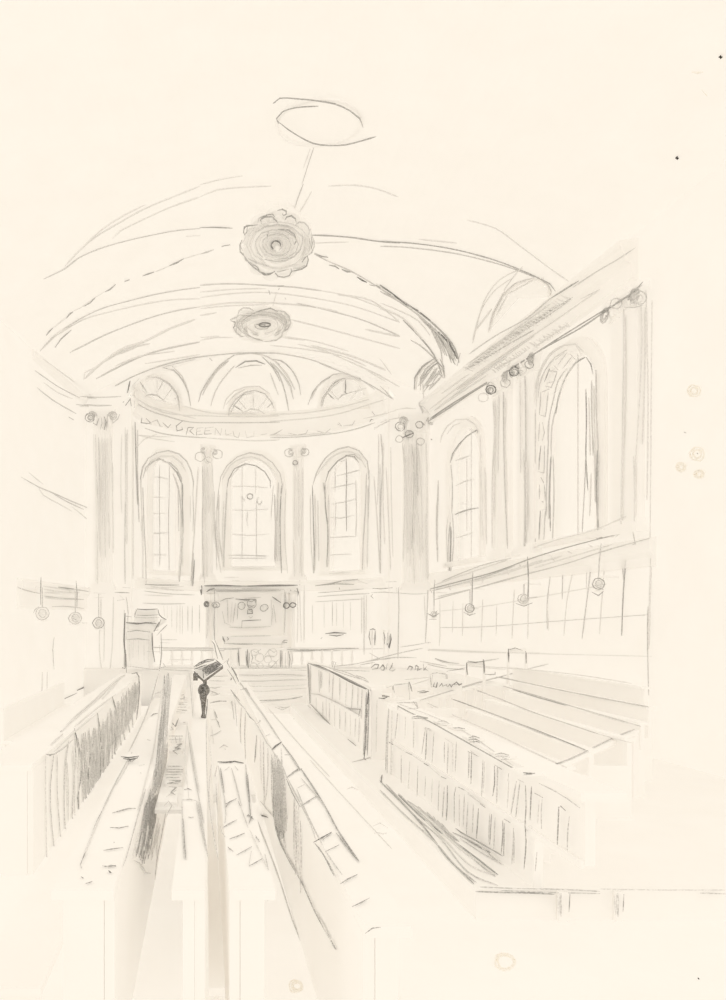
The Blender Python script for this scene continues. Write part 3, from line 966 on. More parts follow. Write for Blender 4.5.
# ============================================================ PILASTERS
def pilaster(c, ax, width, z0, z1, label, group=None, flutes=4, depth=.12, caps=None, cap_h=.55, ped=None, strokes=None):
    ax = Vector((ax[0], ax[1], 0)).normalized()
    nr = Vector((ax.y, -ax.x, 0))
    if nr.dot(Vector((0, 0, 0)) - Vector((c[0], c[1], 0))) < 0:
        nr = -nr
    c = Vector((c[0], c[1], 0))
    t = thing('pilaster', (c.x, c.y, z0), label, 'pilaster', group)
    P = lambda a, d, z: c + ax * a + nr * d + Vector((0, 0, z))
    w = width / 2
    sh = MB()
    prof = [(-w, 0), (-w, depth)]
    for i in range(flutes):
        a = -w * .86 + (1.72 * w) * i / flutes
        b = -w * .86 + (1.72 * w) * (i + 1) / flutes
        g = (b - a) * .2
        prof += [(a + g, depth), (a + g + (b - a - 2 * g) * .3, depth - .018), (b - g - (b - a - 2 * g) * .3, depth - .018), (b - g, depth)]
    prof += [(w, depth), (w, 0)]
    zb, zt = z0 + .22, z1 - cap_h
    sh.grid([[P(a, d, z) for a, d in prof] for z in (zb, (zb + zt) / 2, zt)])
    bs = MB()
    for k, (e, za, zc) in enumerate(((.09, z0, z0 + .09), (.06, z0 + .09, z0 + .16), (.03, z0 + .16, zb))):
        bs.grid([[P(-w - e, 0, z), P(-w - e, depth + e, z), P(w + e, depth + e, z), P(w + e, 0, z)] for z in (za, zc)])
        bs.poly([P(-w - e, 0, zc), P(-w - e, depth + e, zc), P(w + e, depth + e, zc), P(w + e, 0, zc)])
    cp = MB()
    n = 6
    cp.grid([[P(-w * e, 0, z), P(-w * e, depth * (1.0 + (e - 1) * 1.6) + .01, z), P(w * e, depth * (1.0 + (e - 1) * 1.6) + .01, z), P(w * e, 0, z)]
             for z, e in ((zt, 1.06), (zt + .04, 1.06), (zt + .06, .98), (z1 - .2, 1.12), (z1 - .1, 1.3), (z1 - .07, 1.36), (z1, 1.36))])
    for i in range(3):
        a = -w * .7 + w * .7 * i
        cp.tube([P(a, depth + .01, zt + .08), P(a, depth + .06, zt + .22), P(a, depth + .12, zt + .3)], [.06, .05, .02], 'w', 6)
    if strokes:
        strokes(sh, bs, cp)
    sh.build('shaft', t)
    bs.build('base', t)
    cpo = cp.build('capital', t)
    R = .13 if width > .4 else .105
    for sgn in (-1, 1):
        sc = MB()
        q = P(sgn * w * 1.12, depth + .08, z1 - .22)
        pts = []
        for i in range(19):
            a = i / 18 * 4 * math.pi
            r = R * (1 - .7 * i / 18)
            pts.append(q + ax * (sgn * -r * math.cos(a)) + Vector((0, 0, r * math.sin(a))))
        sc.tube(pts, R * .13, 'l', 5)
        sc.build('scroll', cpo)
    return t


def mk(shs, cps=(), bss=()):
    def f(sh, bs, cp):
        for c, t in shs:
            sh.S(c, re.sub(r'([ml])(?=[\d. ])', lambda q: {'m': 'l', 'l': 'f'}[q.group(1)], t))
        for c, t in cps:
            cp.S(c, t)
        for c, x, y, r, k_ in bss:
            q = cp.auto()(ray((CROP[c][0] + x / CROP[c][2], CROP[c][1] + y / CROP[c][2])))
            cp.ell(c, x, y, r, r * .9, k_, 1.2, random.uniform(0, 90), 430, surf=plane_y((q or cp.v[0].y) - .12), wob=.09)
    return f


pilaster(((103.5 - 205) / 700 * 19, 19.0), (1, 0), 0.5, 3.1, 8.0, 'tall fluted pilaster left of the chancel arch',
         strokes=mk([('z2', 'l1.4 70,200 72,330 80,480 85,640; m1.2 85,215 88,400 90,560; l1.2 100,215 102,400 100,640; l1.4 122,220 125,400 128,600; l1.3 140,200 145,380 150,560 152,740; f1.5 110,220 112,600 115,760; f2 85,400 88,640 95,760; f1.3 78,640 80,880; f1.3 130,560 133,720; l1.3 148,330 150,460')],
                    [('z2', 'l1.4 62,190 90,192 125,185; m1.4 75,188 95,195 122,188; l1.4 78,208 110,210 145,205; l1.3 95,120 100,150 92,180; m1.2 110,120 118,145 110,180 100,170; l1.3 125,110 122,150 118,185; l1.3 145,120 150,150 172,130 180,110; l1.4 150,165 165,160 185,135; m1.3 60,150 75,160 85,130')], [('z2', 45, 126, 22, 'm'), ('z2', 47, 126, 12, 'm')]))
pilaster(((415 - 205) / 700 * 19, 19.0), (1, 0), .68, 3.1, 7.86, 'broad fluted pilaster on the right of the chancel arch', flutes=5,
         strokes=mk([('z3', 'l1.5 238,240 245,330 248,500 240,780; l1.3 248,245 255,420 262,640 262,740; l1.3 268,240 270,400 275,640 272,800; m1.2 280,245 290,380 285,600 280,720; m1.6 302,240 305,340 308,480; l1.3 300,480 315,640 318,770; l1.3 312,260 325,500 330,740; l1.3 288,700 292,880; l1.4 345,240 350,400 350,640 355,860; f1.6 295,260 298,480 290,700; f1.8 345,560 350,860; f1.8 255,300 258,520')],
                    [('z3', 'd1.8 240,215 265,205 290,195; m1.6 235,225 260,218 285,205; m1.3 335,150 330,155 340,160; m1.3 300,225 320,245 340,220; l1.5 325,230 345,250 350,215; m1.3 210,225 230,240 245,235')], [('z3', 228, 166, 22, 'm'), ('z3', 230, 166, 13, 'l'), ('z3', 315, 158, 17, 'm'), ('z3', 224, 222, 17, 'l'), ('z3', 268, 200, 18, 'm'), ('z3', 320, 234, 18, 'l')]))
pilaster((*apse_fn(U(-24.5), 0),), (math.cos(math.radians(24)), math.sin(math.radians(24))), .34, 3.5, 7.62,
         'narrow fluted pilaster between the left and middle apse windows', flutes=2, depth=.1, cap_h=.42,
         strokes=mk([('z2', 'm1.3 556,345 558,480 555,640 560,860; l1.4 565,345 568,500 570,640; l1.3 600,340 605,480 605,660; l1.5 600,470 605,600 610,700; f1.8 580,350 583,560; f1.5 605,700 612,860; f1.3 575,640 578,860; f1.3 560,640 565,880')],
                    [('z2', 'l1.4 555,330 580,335 608,325; l1.3 570,310 578,325 590,330; l1.2 560,340 600,342')], [('z2', 545, 302, 24, 'l'), ('z2', 582, 318, 16, 'f'), ('z2', 625, 292, 22, 'l')]))
pilaster((*apse_fn(U(23), 0),), (math.cos(math.radians(-23)), math.sin(math.radians(-23))), .34, 3.5, 7.62,
         'narrow fluted pilaster between the middle and right apse windows', flutes=2, depth=.1, cap_h=.42,
         strokes=mk([('c7', 'l1.4 370,95 370,200 365,320 370,440; l1.3 380,100 378,200 380,330; l1.3 405,90 405,200 400,330 402,450; f1.5 392,100 392,320; f1.3 375,330 378,450')],
                    [('c7', 'm1.4 370,72 380,78 392,72; l1.3 372,80 385,85 395,75')], [('c7', 360, 42, 15, 'l'), ('c7', 412, 40, 14, 'l'), ('c7', 380, 75, 8, 'm')]))
pilaster((*rw_fn(19 - 14.95, 0),), (RWK, -1), .62, 3.6, 7.58, 'right wall pilaster of the coupled pair, nearer the chancel', flutes=2, group=None, cap_h=.45,
         strokes=mk([('z4', 'l1.5 45,450 50,560 42,720 42,960; f1.6 52,450 50,620 48,850; m1.4 80,420 82,560 85,720 95,960; l1.5 88,440 85,600 92,800; f1.5 65,430 62,700; f1.4 20,640 22,900')],
                    [], [('z4', 38, 412, 17, 'd'), ('z4', 36, 414, 10, 'm'), ('z4', 87, 390, 17, 'l'), ('z4', 12, 440, 17, 'f')]))
pilaster((*rw_fn(19 - 13.95, 0),), (RWK, -1), .62, 3.6, 7.58, 'right wall pilaster of the coupled pair, beside the large window', flutes=2, cap_h=.45,
         strokes=mk([('z4', 'm1.4 122,380 125,500 122,640 120,800 115,955; l1.5 125,520 122,640; m1.5 155,365 157,480 158,640 158,780 155,970; l1.6 150,620 155,800 152,960; f1.4 138,380 140,700; f1.5 160,660 160,900')],
                    [('z4', 'm1.4 135,350 140,365; l1.3 125,340 150,350')], [('z4', 118, 350, 17, 'd'), ('z4', 120, 352, 10, 'm'), ('z4', 170, 326, 15, 'm'), ('z4', 148, 345, 12, 'f')]))
pilaster((*rw_fn(19 - 11.05, 0),), (RWK, -1), .62, 3.65, 7.46, 'right wall pilaster nearest the viewer with ringed capital', flutes=0, cap_h=.35,
         strokes=mk([('z4', 'l1.3 495,130 495,280 492,480 490,640; f2 497,150 498,400 490,700 487,900; l1.3 555,115 558,260 548,480; f1.6 570,130 568,360 560,600; l1.2 548,480 535,700 532,900; f1.5 530,640 535,800; l1.1 480,920 490,938')],
                    [('z4', 'l1.2 498,128 530,130 560,122')], [('z4', 469, 116, 20, 'l'), ('z4', 550, 95, 25, 'l'), ('z4', 548, 98, 14, 'f')]))


# ============================================================ CEILING ROSETTES
def rosette(pxc, wpx, hpx, Y, tilt, label, strokes, petals=11):
    global RC, RN
    c = at(pxc, Y)
    R = wpx / 2 * Y / F
    zt = vz(c.x, c.y)
    nrm = Vector((0, -math.sin(tilt), -math.cos(tilt)))     # faces down and towards the nave
    RC, RN = c, nrm
    a = Vector((1, 0, 0))
    b = nrm.cross(a)
    t = thing('ceiling_rosette', (c.x, c.y, zt), label, 'ceiling rosette')
    disc = MB()

    def rr(q):
        return R * (.88 + .12 * abs(math.cos(petals * q / 2)) ** .6)
    n = 88
    prof = [(1.0, 0.0), (1.0, .05), (.94, .10), (.80, .09), (.78, .12)]
    rows = []
    for k, h in prof:
        rows.append([c + a * (rr(2 * math.pi * i / n) * k * math.cos(2 * math.pi * i / n)) + b * (rr(2 * math.pi * i / n) * k * math.sin(2 * math.pi * i / n)) + nrm * h for i in range(n)])
    disc.grid(rows, closed=True)
    disc.f.append(tuple(len(disc.v) - n + i for i in range(n)))
    disc.m.append(0)
    # mounting block behind, up into the vault
    disc.lathe(c - nrm * .02 - Vector((0, 0, -.02)), [(R * .45, 0), (R * .55, max(.15, zt - c.z + .12))], n=16)
    rg = MB()
    rg.grid([[c + a * (R * k * math.cos(2 * math.pi * i / 40)) + b * (R * k * math.sin(2 * math.pi * i / 40)) + nrm * h for i in range(40)]
             for k, h in ((.72, .12), (.70, .17), (.62, .18), (.58, .14), (.5, .14), (.46, .19), (.38, .2), (.34, .15), (.22, .15))], closed=True)
    rg.f.append(tuple(len(rg.v) - 40 + i for i in range(40)))
    rg.m.append(0)
    bo = MB()
    bo.grid([[c + a * (R * k * math.cos(2 * math.pi * i / 20)) + b * (R * k * math.sin(2 * math.pi * i / 20)) + nrm * h for i in range(20)]
             for k, h in ((.17, .15), (.17, .19), (.13, .23), (.06, .25))], closed=True)
    bo.f.append(tuple(len(bo.v) - 20 + i for i in range(20)))
    bo.m.append(0)
    strokes(disc, rg, bo)
    disc.build('petal_disc', t)
    rg.build('ring', t)
    bo.build('boss', t)


def r1(di, rg, bo):
    c, nrm = RC, RN

    def P(d, o=.13):
        q = c + nrm * o
        return (q - EYEV).dot(nrm) / d.dot(nrm)
    P2 = lambda d: P(d, .21)
    di.S('z1', '''m1.3 315,70 350,62 375,75 375,95 355,105 350,90; m1.5 365,135 380,112 410,105 435,125 442,150; m1.3 200,140 215,115 250,98 285,95 300,115; l1.3 185,150 195,120 230,100; m1.3 210,160 205,130 235,112 280,112 310,140 320,155;
 l1.4 435,165 460,148 495,150 520,175 530,205 525,235; m1.3 185,165 130,172 95,180 90,215 100,235; m1.4 90,200 110,170 150,168; m1.3 115,180 112,215 95,235; l1.5 75,280 70,310 85,340; m1.3 80,265 65,300 68,345 95,375;
 m1.5 95,375 120,410 160,450 200,480 240,495 275,490 300,475; l1.5 85,350 105,400 150,430 165,455; m1.3 155,430 185,450 195,475 230,500 265,498 290,480; m1.3 300,485 320,510 360,515 395,505 412,475 405,455; l1.5 310,480 340,475 395,460;
 m1.6 410,475 440,470 480,460 510,440 522,400 515,370; l1.5 420,455 460,455 500,435; m1.3 480,415 500,385 515,375; l1.6 545,235 560,275 562,310 545,350 520,370; m1.3 540,240 550,290 540,330; l1.6 525,240 535,300 525,350; l1.4 535,190 545,235;
 f2 110,215 130,195 190,180 260,165; l1.4 170,215 230,180 310,165 380,170 430,190; f1.8 80,290 110,240 150,210; l1.5 120,390 180,420 260,440; f2 500,260 510,330 480,400; f2 460,430 400,440 330,455''', P)
    for rx, ry, sh in ((210, 155, 'f'), (185, 130, 'f')):
        di.ell('z1', 318, 300, rx, ry, sh, 1.3, random.uniform(0, 90), 400, surf=P, wob=.03)
    for rx, ry, sh in ((145, 102, 'l'), (120, 88, 'f'), (95, 75, 'l'), (68, 56, 'f')):
        rg.ell('z1', 312, 298, rx, ry, sh, 1.3, random.uniform(0, 200), random.uniform(420, 560), surf=P2, wob=.04)
    rg.S('z1', 'l1.7 480,225 485,280 470,330 430,375 370,405 300,410 230,395; m1.5 320,195 390,200 430,230 442,270 425,310; m1.4 255,212 250,235 248,258; l1.7 170,300 185,350 220,385', P2)
    for rx, ry, sh in ((33, 30, 'd'), (42, 38, 'l')):
        bo.ell('z1', 307, 302, rx, ry, sh, 1.4, random.uniform(0, 200), random.uniform(360, 560), surf=P2, wob=.06)


def r2(di, rg, bo):
    c, nrm = RC, RN

    def P(d, o=.13):
        q = c + nrm * o
        return (q - EYEV).dot(nrm) / d.dot(nrm)
    P2 = lambda d: P(d, .2)
    di.S('z1', '''l1.5 50,775 60,740 90,718 130,722 160,740; l1.5 0,800 20,790 45,780 60,770; m1.3 5,805 35,815 30,845 20,850; l1.5 20,850 45,890 75,912; l1.5 45,790 50,830 40,880 75,910 120,905; m1.3 165,750 210,735 270,722 320,745; l1.8 310,735 360,745 395,780 405,820 385,860 345,885;
 l1.6 350,780 375,810 370,860; f2 360,760 385,800 388,850; l1.5 120,905 180,930 240,942 310,935 345,910 350,880; f1.8 60,770 120,760 200,755; l1.3 290,755 340,760 380,790; m1.5 70,772 130,768 180,745; m1.4 215,755 230,757; l1.5 150,915 200,930''', P)
    for k in range(4):
        di.ell('z1', 215, 832, 170 - k * 14, 88 - k * 8, 'f' if k % 2 else 'l', 1.3, random.uniform(0, 120), 420, surf=P, wob=.04)
    rg.ell('z1', 215, 832, 110, 55, 'f', 1.3, 20, 380, surf=P2)
    rg.ell('z1', 215, 835, 50, 28, 'l', 1.2, 0, 200, surf=P2)
    bo.ell('z1', 232, 832, 38, 13, 'd', 1.3, 0, 400, surf=P2)
    bo.S('z1', 'm1.4 175,828 200,832 240,833; d1.4 205,832 235,835', P2)


rosette((277, 244), 74, 66, 12.5, math.radians(35), 'large scalloped plaster rosette hanging at the crown of the vault, nearer one', r1)
rosette((262, 323.5), 62, 34, 16.7, math.radians(9), 'smaller flattened plaster rosette deeper in the vault above the chancel arch', r2)

# ring moulding near the top of the picture
Yo = 10.25
oc = MB()
c = at((319, 121), Yo)
oc.grid([[Vector((c.x + .62 * k * math.cos(2 * math.pi * i / 40), c.y + .48 * k * math.sin(2 * math.pi * i / 40), vz(c.x, c.y) - h)) for i in range(40)]
         for k, h in ((1.04, -.02), (1.03, .03), (.97, .04), (.95, -.02))], closed=True)
zs = plane_z(vz(c.x, c.y) - .045, 30)
oc.S('c2', 'm1.3 265,85 290,66 350,68 420,75 490,87 545,112 580,140 592,172; m1.3 268,84 275,80; m1.2 285,160 278,140 300,115 350,100 430,95; m1.3 282,150 320,180 360,205 410,230 470,238 530,235 590,220 640,205', zs)
oc.build('ceiling_ring', label='thin oval plaster ring high on the vault above the nearer rosette', cat='ceiling ornament')

# ============================================================ CHANCEL FURNITURE
# ---- reredos
RY = 20.75
X = lambda p, y: (p - CX) / F * y
Z = lambda p, y: EYE + (CY - p) / F * y
t = thing('reredos', (1.4, RY, DAIS), 'carved reredos with four small columns behind the altar rail', 'reredos')
x0, x1 = X(208, RY), X(294, RY)
b = MB().box((x0, RY, DAIS), (x1, RY + .25, 3.2))
b.S('z5', '''l1.2 130,130 300,128 520,125; f1.8 140,115 350,112 540,118; l1.1 165,250 180,320 215,335; l1.2 195,180 200,320; f1.4 225,190 215,320; l1.2 245,200 230,320; l1.2 470,230 462,335; l1.2 475,210 490,320; l1.3 205,345 300,350 460,342;
 m1.3 150,190 185,175 235,168; d1.4 245,175 300,180 370,178; l1.3 300,172 400,165; d1.6 468,162 490,178 520,198; l1.1 460,180 465,240''')
b.build('back_panel', t)
cr = MB().box((x0 - .28, RY - .12, 3.2), (x1 + .25, RY + .25, 3.32)).box((x0 - .2, RY - .06, 3.08), (x1 + .18, RY + .25, 3.2))
cr.S('z5', 'd1.5 55,95 150,92 300,98 450,92 622,92; m1.4 60,98 250,97 400,99 600,94; l1.2 70,120 120,118 330,112 540,118; l1.4 90,125 300,120 430,115; f1.8 140,110 300,115; d1.8 40,95 36,120 38,150; d1.6 42,100 40,148; d1.5 617,110 625,135 622,158; d1.6 70,132 90,118 118,112; m1.3 565,140 590,145 578,120; m1.2 600,125 625,135', None, plane_y(RY - .13))
cr.build('cornice', t)
for k, p in enumerate((207.5, 214.5, 285, 293)):
    co = MB()
    cx = X(p, RY - .1)
    co.lathe((cx, RY - .1, 0), [(.1, 1.35), (.1, 1.45), (.07, 1.5), (.06, 2.7), (.075, 2.75), (.11, 2.85), (.11, 3.06)], n=12)
    if k == 0:
        co.S('z5', 'l1.4 80,225 78,300 70,415; f2 72,230 74,400', None, plane_y(RY - .17))
        co.ell('z5', 70, 207, 14, 16, 'd', 1.6, surf=plane_y(RY - .2))
        co.ell('z5', 70, 207, 7, 9, 'd', 1.5, surf=plane_y(RY - .2))
    elif k == 1:
        co.S('z5', 'm1.4 118,120 120,200; m1.3 118,230 115,330 120,425', None, plane_y(RY - .17))
        co.ell('z5', 125, 212, 24, 17, 'm', 1.4, surf=plane_y(RY - .2))
        co.ell('z5', 122, 214, 12, 9, 'm', 1.3, surf=plane_y(RY - .2))
    elif k == 2:
        co.S('z5', 'l1.6 540,120 545,250 540,380; l1.6 550,130 545,260', None, plane_y(RY - .17))
        co.ell('z5', 553, 215, 18, 17, 'd', 1.5, surf=plane_y(RY - .2))
    else:
        co.S('z5', 'f1.4 620,160 622,300 618,440', None, plane_y(RY - .17))
        co.ell('z5', 592, 212, 18, 14, 'd', 1.4, surf=plane_y(RY - .2))
    co.build('column', t)
rl = MB()
rl.box((X(229, RY), RY - .06, Z(627, RY)), (X(271, RY), RY, Z(599, RY)))
for (cx_, cy_, rx, ry) in ((282, 217, 22, 22), (343, 205, 28, 26), (418, 228, 25, 20)):
    cc = at((195 + cx_ / 6.05, 570 + cy_ / 6.05), RY - .08)
    rl.lathe(cc, [(rx / 6.05 * RY / F * .9, 0), (rx / 6.05 * RY / F * .9, .03), (.02, .07)], M=Matrix.Rotation(math.pi / 2, 3, 'X'), n=14)
    rl.ell('z5', cx_, cy_, rx, ry, 'm', 1.2, surf=plane_y(RY - .12), tilt=-25 if cx_ > 400 else 0)
rl.S('z5', 'd1.6 318,235 345,240 348,262 318,265 320,240; m1.6 325,240 345,255; m1.4 310,185 340,192 370,182 370,215; m1.4 320,215 345,220 365,210; d1.4 285,308 330,305 400,302; m1.4 285,305 282,350; l1.2 325,280 338,292 350,278; m1.2 260,205 258,260 255,300', plane_y(RY - .12))
rl.build('carved_relief', t)
# ---- altar table in front
t = thing('altar_table', (1.4, 20.3, DAIS), 'low altar table standing before the carved reredos', 'altar')
AYT = 20.2
m = MB().box((X(224, AYT), AYT, Z(643, AYT) - .06), (X(288, AYT), AYT + .45, Z(636, AYT)))
m.S('z5', 'l1.3 215,402 300,400 460,398; l1.3 175,445 300,445 440,448 530,450; m1.3 200,447 350,450', plane_y(AYT - .01))
m.build('table_top', t)
for k, p in enumerate((226, 286)):
    m = MB().box((X(p, AYT) - .07, AYT + .02, DAIS), (X(p, AYT) + .07, AYT + .4, Z(643, AYT) - .06))
    if k == 0:
        m.S('z5', 'd2 168,402 172,420 182,435; m1.5 172,425 180,443; m1.6 195,405 203,418 195,425', plane_y(AYT - .01))
    else:
        m.S('z5', 'm1.4 525,440 540,425 560,425; d1.4 535,440 558,438; m1.3 520,450 545,430', plane_y(AYT - .01))
    m.build('leg', t)

# ---- altar rail
RLY = 18.85
t = thing('altar_rail', (1.6, RLY, DAIS), 'long low altar rail with turned balusters across the chancel', 'altar rail')
rx0, rx1 = X(163, RLY), X(361, RLY)
zt = Z(647.5, RLY)
m = MB().box((rx0, RLY - .06, zt - .07), (rx1, RLY + .08, zt))
m.S('z7', 'l1.2 190,292 350,295 480,297 640,300 726,302; l1.2 285,310 420,308 560,308 640,310; f1.2 330,362 460,362; f1.2 325,375 380,372', plane_y(RLY - .07))
m.S('z5', 'm1.3 175,480 280,475; l1.3 0,470 80,472 170,475; l1.2 0,485 100,488; m1.4 555,480 640,487 726,487; l1.4 570,492 726,492', plane_y(RLY - .07))
m.S('z6', 'm1.4 0,413 100,415 200,408 305,406', plane_y(RLY - .07))
m.build('top_rail', t)
m = MB().box((rx0, RLY - .04, DAIS + .02), (rx1, RLY + .06, DAIS + .08))
m.build('bottom_rail', t)
bal = [X(p, RLY) for p in (172, 182, 192, 202, 212, 222, 231, 302, 312, 322, 332, 342, 352)]
for k, bx_ in enumerate(bal):
    m = MB().lathe((bx_, RLY, 0), [(.035, DAIS + .08), (.035, DAIS + .13), (.02, DAIS + .16), (.05, DAIS + .26), (.02, DAIS + .4), (.035, zt - .1), (.035, zt - .07)], n=10)
    px_ = 205 + bx_ / RLY * F
    if px_ > 300:
        m.S('px', 'f1.1 %.1f,652 %.1f,665' % (px_, px_), plane_y(RLY - .06))
    m.build('baluster', t)
for p, txt in ((238.5, 'd1.5 262,478 265,530 268,580; m1.4 258,500 262,560'), (247.5, 'd1.5 318,480 315,540 322,595; m1.4 308,490 312,580; m1.3 330,500 325,590'),
               (281, 'd1.3 520,485 520,540 518,590; l1.4 530,490 528,590'), (289, 'm1.3 565,490 575,540 568,595; l1.3 585,490 590,540 580,600; l1.2 545,500 548,590')):
    m = MB().box((X(p, RLY) - .04, RLY - .05, DAIS), (X(p, RLY) + .04, RLY + .05, zt))
    m.S('z5', txt, plane_y(RLY - .07))
    m.build('post', t)
m = MB()
for ex, ey, r_ in ((362, 497, 22), (390, 530, 26), (355, 580, 20), (470, 500, 26), (440, 540, 22), (470, 575, 26), (395, 580, 18)):
    cc = at((195 + ex / 6.05, 570 + ey / 6.05), RLY)
    m.ring(cc, r_ / 6.05 * RLY / F, .012, 'l', 14, sides=4)
    m.ell('z5', ex, ey, r_, r_ * .9, 'f', 1.2, 0, 330, surf=plane_y(RLY - .03), wob=.15)
m.S('z5', 'l1.2 345,485 370,500 400,478; l1.2 420,520 450,480 480,500 490,485; l1.2 430,585 460,590 490,560 505,540; m1.2 335,495 350,530 340,560', plane_y(RLY - .03))
m.build('scroll_panel', t)

# ---- pulpit
PY = 18.88
px0, px1 = X(126, PY), X(156, PY)
t = thing('pulpit', ((px0 + px1) / 2, PY, DAIS), 'boxy wooden pulpit with stepped top and tilted book desk at left', 'pulpit')


def octo(x0, x1, y0, y1, ch):
    return [(x0 + ch, y0), (x1 - ch, y0), (x1, y0 + ch), (x1, y1 - ch), (x1 - ch, y1), (x0 + ch, y1), (x0, y1 - ch), (x0, y0 + ch)]


def octo_box(o, z0, z1):
    m = MB()
    m.grid([[(x, y, z0) for x, y in o], [(x, y, z1) for x, y in o]], closed=True)
    m.poly([(x, y, z1) for x, y in o])
    m.poly([(x, y, z0) for x, y in o][::-1])
    return m


YP = plane_y(PY - .42)
PYF = PY - .40
DZp = DAIS
m = octo_box(octo(X(126, PYF), X(153, PYF), PYF, PYF + .32, .12), DZp, Z(629, PYF))
m.S('z7', '''d1.6 85,100 78,250 85,330 88,400; m1.4 90,330 92,435; d1.4 68,405 85,412; l1.3 90,395 160,405 240,415; m1.5 95,248 160,245 220,252; m1.4 95,205 150,198 225,207; d1.6 235,210 238,300 250,375; m1.4 245,340 248,370; l1.2 235,240 240,330;
 f1.2 110,250 110,370; f1.2 160,250 160,360; f1.2 130,250 128,350; l1 148,312 152,315; f1.2 190,255 190,370; f1.2 215,255 215,380; m1.5 285,215 288,330 275,425; l1.4 275,280 280,330; l1.3 205,315 280,318; m1.3 295,380 310,400 285,405''', plane_y(PYF - .01))
m.build('body', t)
m = octo_box(octo(X(125, PYF), X(157, PYF), PYF - .04, PYF + .36, .1), Z(629, PYF), Z(622, PYF))
m.S('z7', 'd1.7 90,155 150,162 200,155 260,160; m1.4 88,152 180,158 250,150; m1.3 85,118 120,122', plane_y(PYF - .05))
m.build('cornice', t)
m = octo_box(octo(X(134, PYF), X(157, PYF), PYF + .04, PYF + .3, .05), Z(622, PYF), Z(609, PYF))
m.S('z7', 'd1.4 150,78 200,82 265,78; m1.4 150,80 140,105 138,125; d1.4 268,80 275,110 290,125 315,138; m1.3 150,112 200,115 270,110; l1.4 140,125 200,128 275,125', plane_y(PYF))
m.build('cushion_block', t)
m = MB()
cA, cB = at((154, 630), PYF), at((166, 621), PYF)
dv = (cB - cA).normalized()
up = Vector((-dv.z, 0, dv.x))
for (u0, u1) in ((0, 1),):
    q = [cA, cB, cB + up * .09, cA + up * .09]
    m.grid([[p + Vector((0, -.05, 0)) for p in q], [p + Vector((0, .35, 0)) for p in q]], closed=True)
    m.poly([p + Vector((0, -.05, 0)) for p in q])
    m.poly([p + Vector((0, .35, 0)) for p in q][::-1])
m.S('z7', 'm1.5 320,165 300,185 270,215; d1.6 245,205 262,175 275,150; d1.6 268,180 285,135; m1.4 240,200 270,195; l1.3 275,215 260,225', plane_y(PYF - .06))
m.build('book_desk', t)

# ---- candlesticks at the right of the chancel
for k, (p, lab) in enumerate(((372, 'slim altar candlestick at the left of three beside the right pier'), (384, 'slim altar candlestick in the middle of three beside the right pier'),
                             (388.5, 'slim altar candlestick at the right of three beside the right pier'))):
    y = 18.9
    m = MB().lathe((X(p, y), y, 0), [(.07, DAIS), (.07, DAIS + .03), (.02, DAIS + .07), (.02, Z(640, y)), (.05, Z(640, y) + .02), (.05, Z(640, y) + .05), (.03, Z(640, y) + .06), (.03, Z(630, y))], n=10)
    txt = ['d1.4 362,310 378,305 392,312; m1.4 362,315 358,345 368,390; d1.5 390,315 388,390', 'm1.5 432,320 440,350 438,385; l1.4 455,325 450,390', 'd1.5 470,330 472,360 462,405 452,380; m1.3 465,340 460,400'][k]
    m.S('z6', txt, plane_y(y - .05))
    m.build('candlestick', label=lab, cat='candlestick')


# ============================================================ HANGING LAMPS
def lamp(c, r, ztop, label, arm, strokes):
    c = Vector(c)
    t = thing('hanging_lamp', (c.x, c.y, c.z - r), label, 'lamp')
    m = MB().tube([(c.x, c.y, c.z + r * .9), (c.x, c.y, (c.z + ztop) / 2), (c.x, c.y, ztop)], .012, 'l', 6)
    rod = m
    g = MB().lathe(c, [(.3 * r, -r * .9), (.75 * r, -r * .6), (r * .95, -.1 * r), (r * .85, .4 * r), (.4 * r, .85 * r), (.1 * r, .95 * r)], n=18)
    s = MB().lathe(c, [(.02, -r * 1.25), (.5 * r, -r * 1.2), (.8 * r, -r * 1.0), (.82 * r, -r * .95), (.3 * r, -r * .88)], n=18)
    a = MB().tube([Vector(arm), (c.x, c.y, ztop)], .018, 'w', 6)
    strokes(rod, g, s, plane_y(c.y - r * 1.02))
    rod.build('rod', t)
    g.build('globe', t)
    s.build('saucer', t)
    a.build('bracket', t)


def lpos(px, py, off=.32):
    d = ray((px, py))
    return EYEV + d * rwall(off)(d)


def llpos(px, py, off=.3):
    d = ray((px, py))
    return EYEV + d * lwall(off)(d)


def ls(rodt, ringt, crop, ex, ey, rr, sh='m', saucer=''):
    def f(rod, g, s, P):
        if rodt:
            rod.S(crop, rodt, P)
        g.ell(crop, ex, ey, rr, rr * .95, sh, 1.2, 0, 420, surf=P)
        g.ell(crop, ex + 1, ey, rr * .55, rr * .6, 'l', 1.1, 30, 380, surf=P)
        if saucer:
            s.S(crop, saucer, P)
    return f


def rl(px, py, r, label, st_):
    c = lpos(px, py)
    w = RW0 + RWK * (19 - c.y)
    lamp(c, r * c.y / F, 3.0, label, (w + .02, c.y, 3.0), st_)


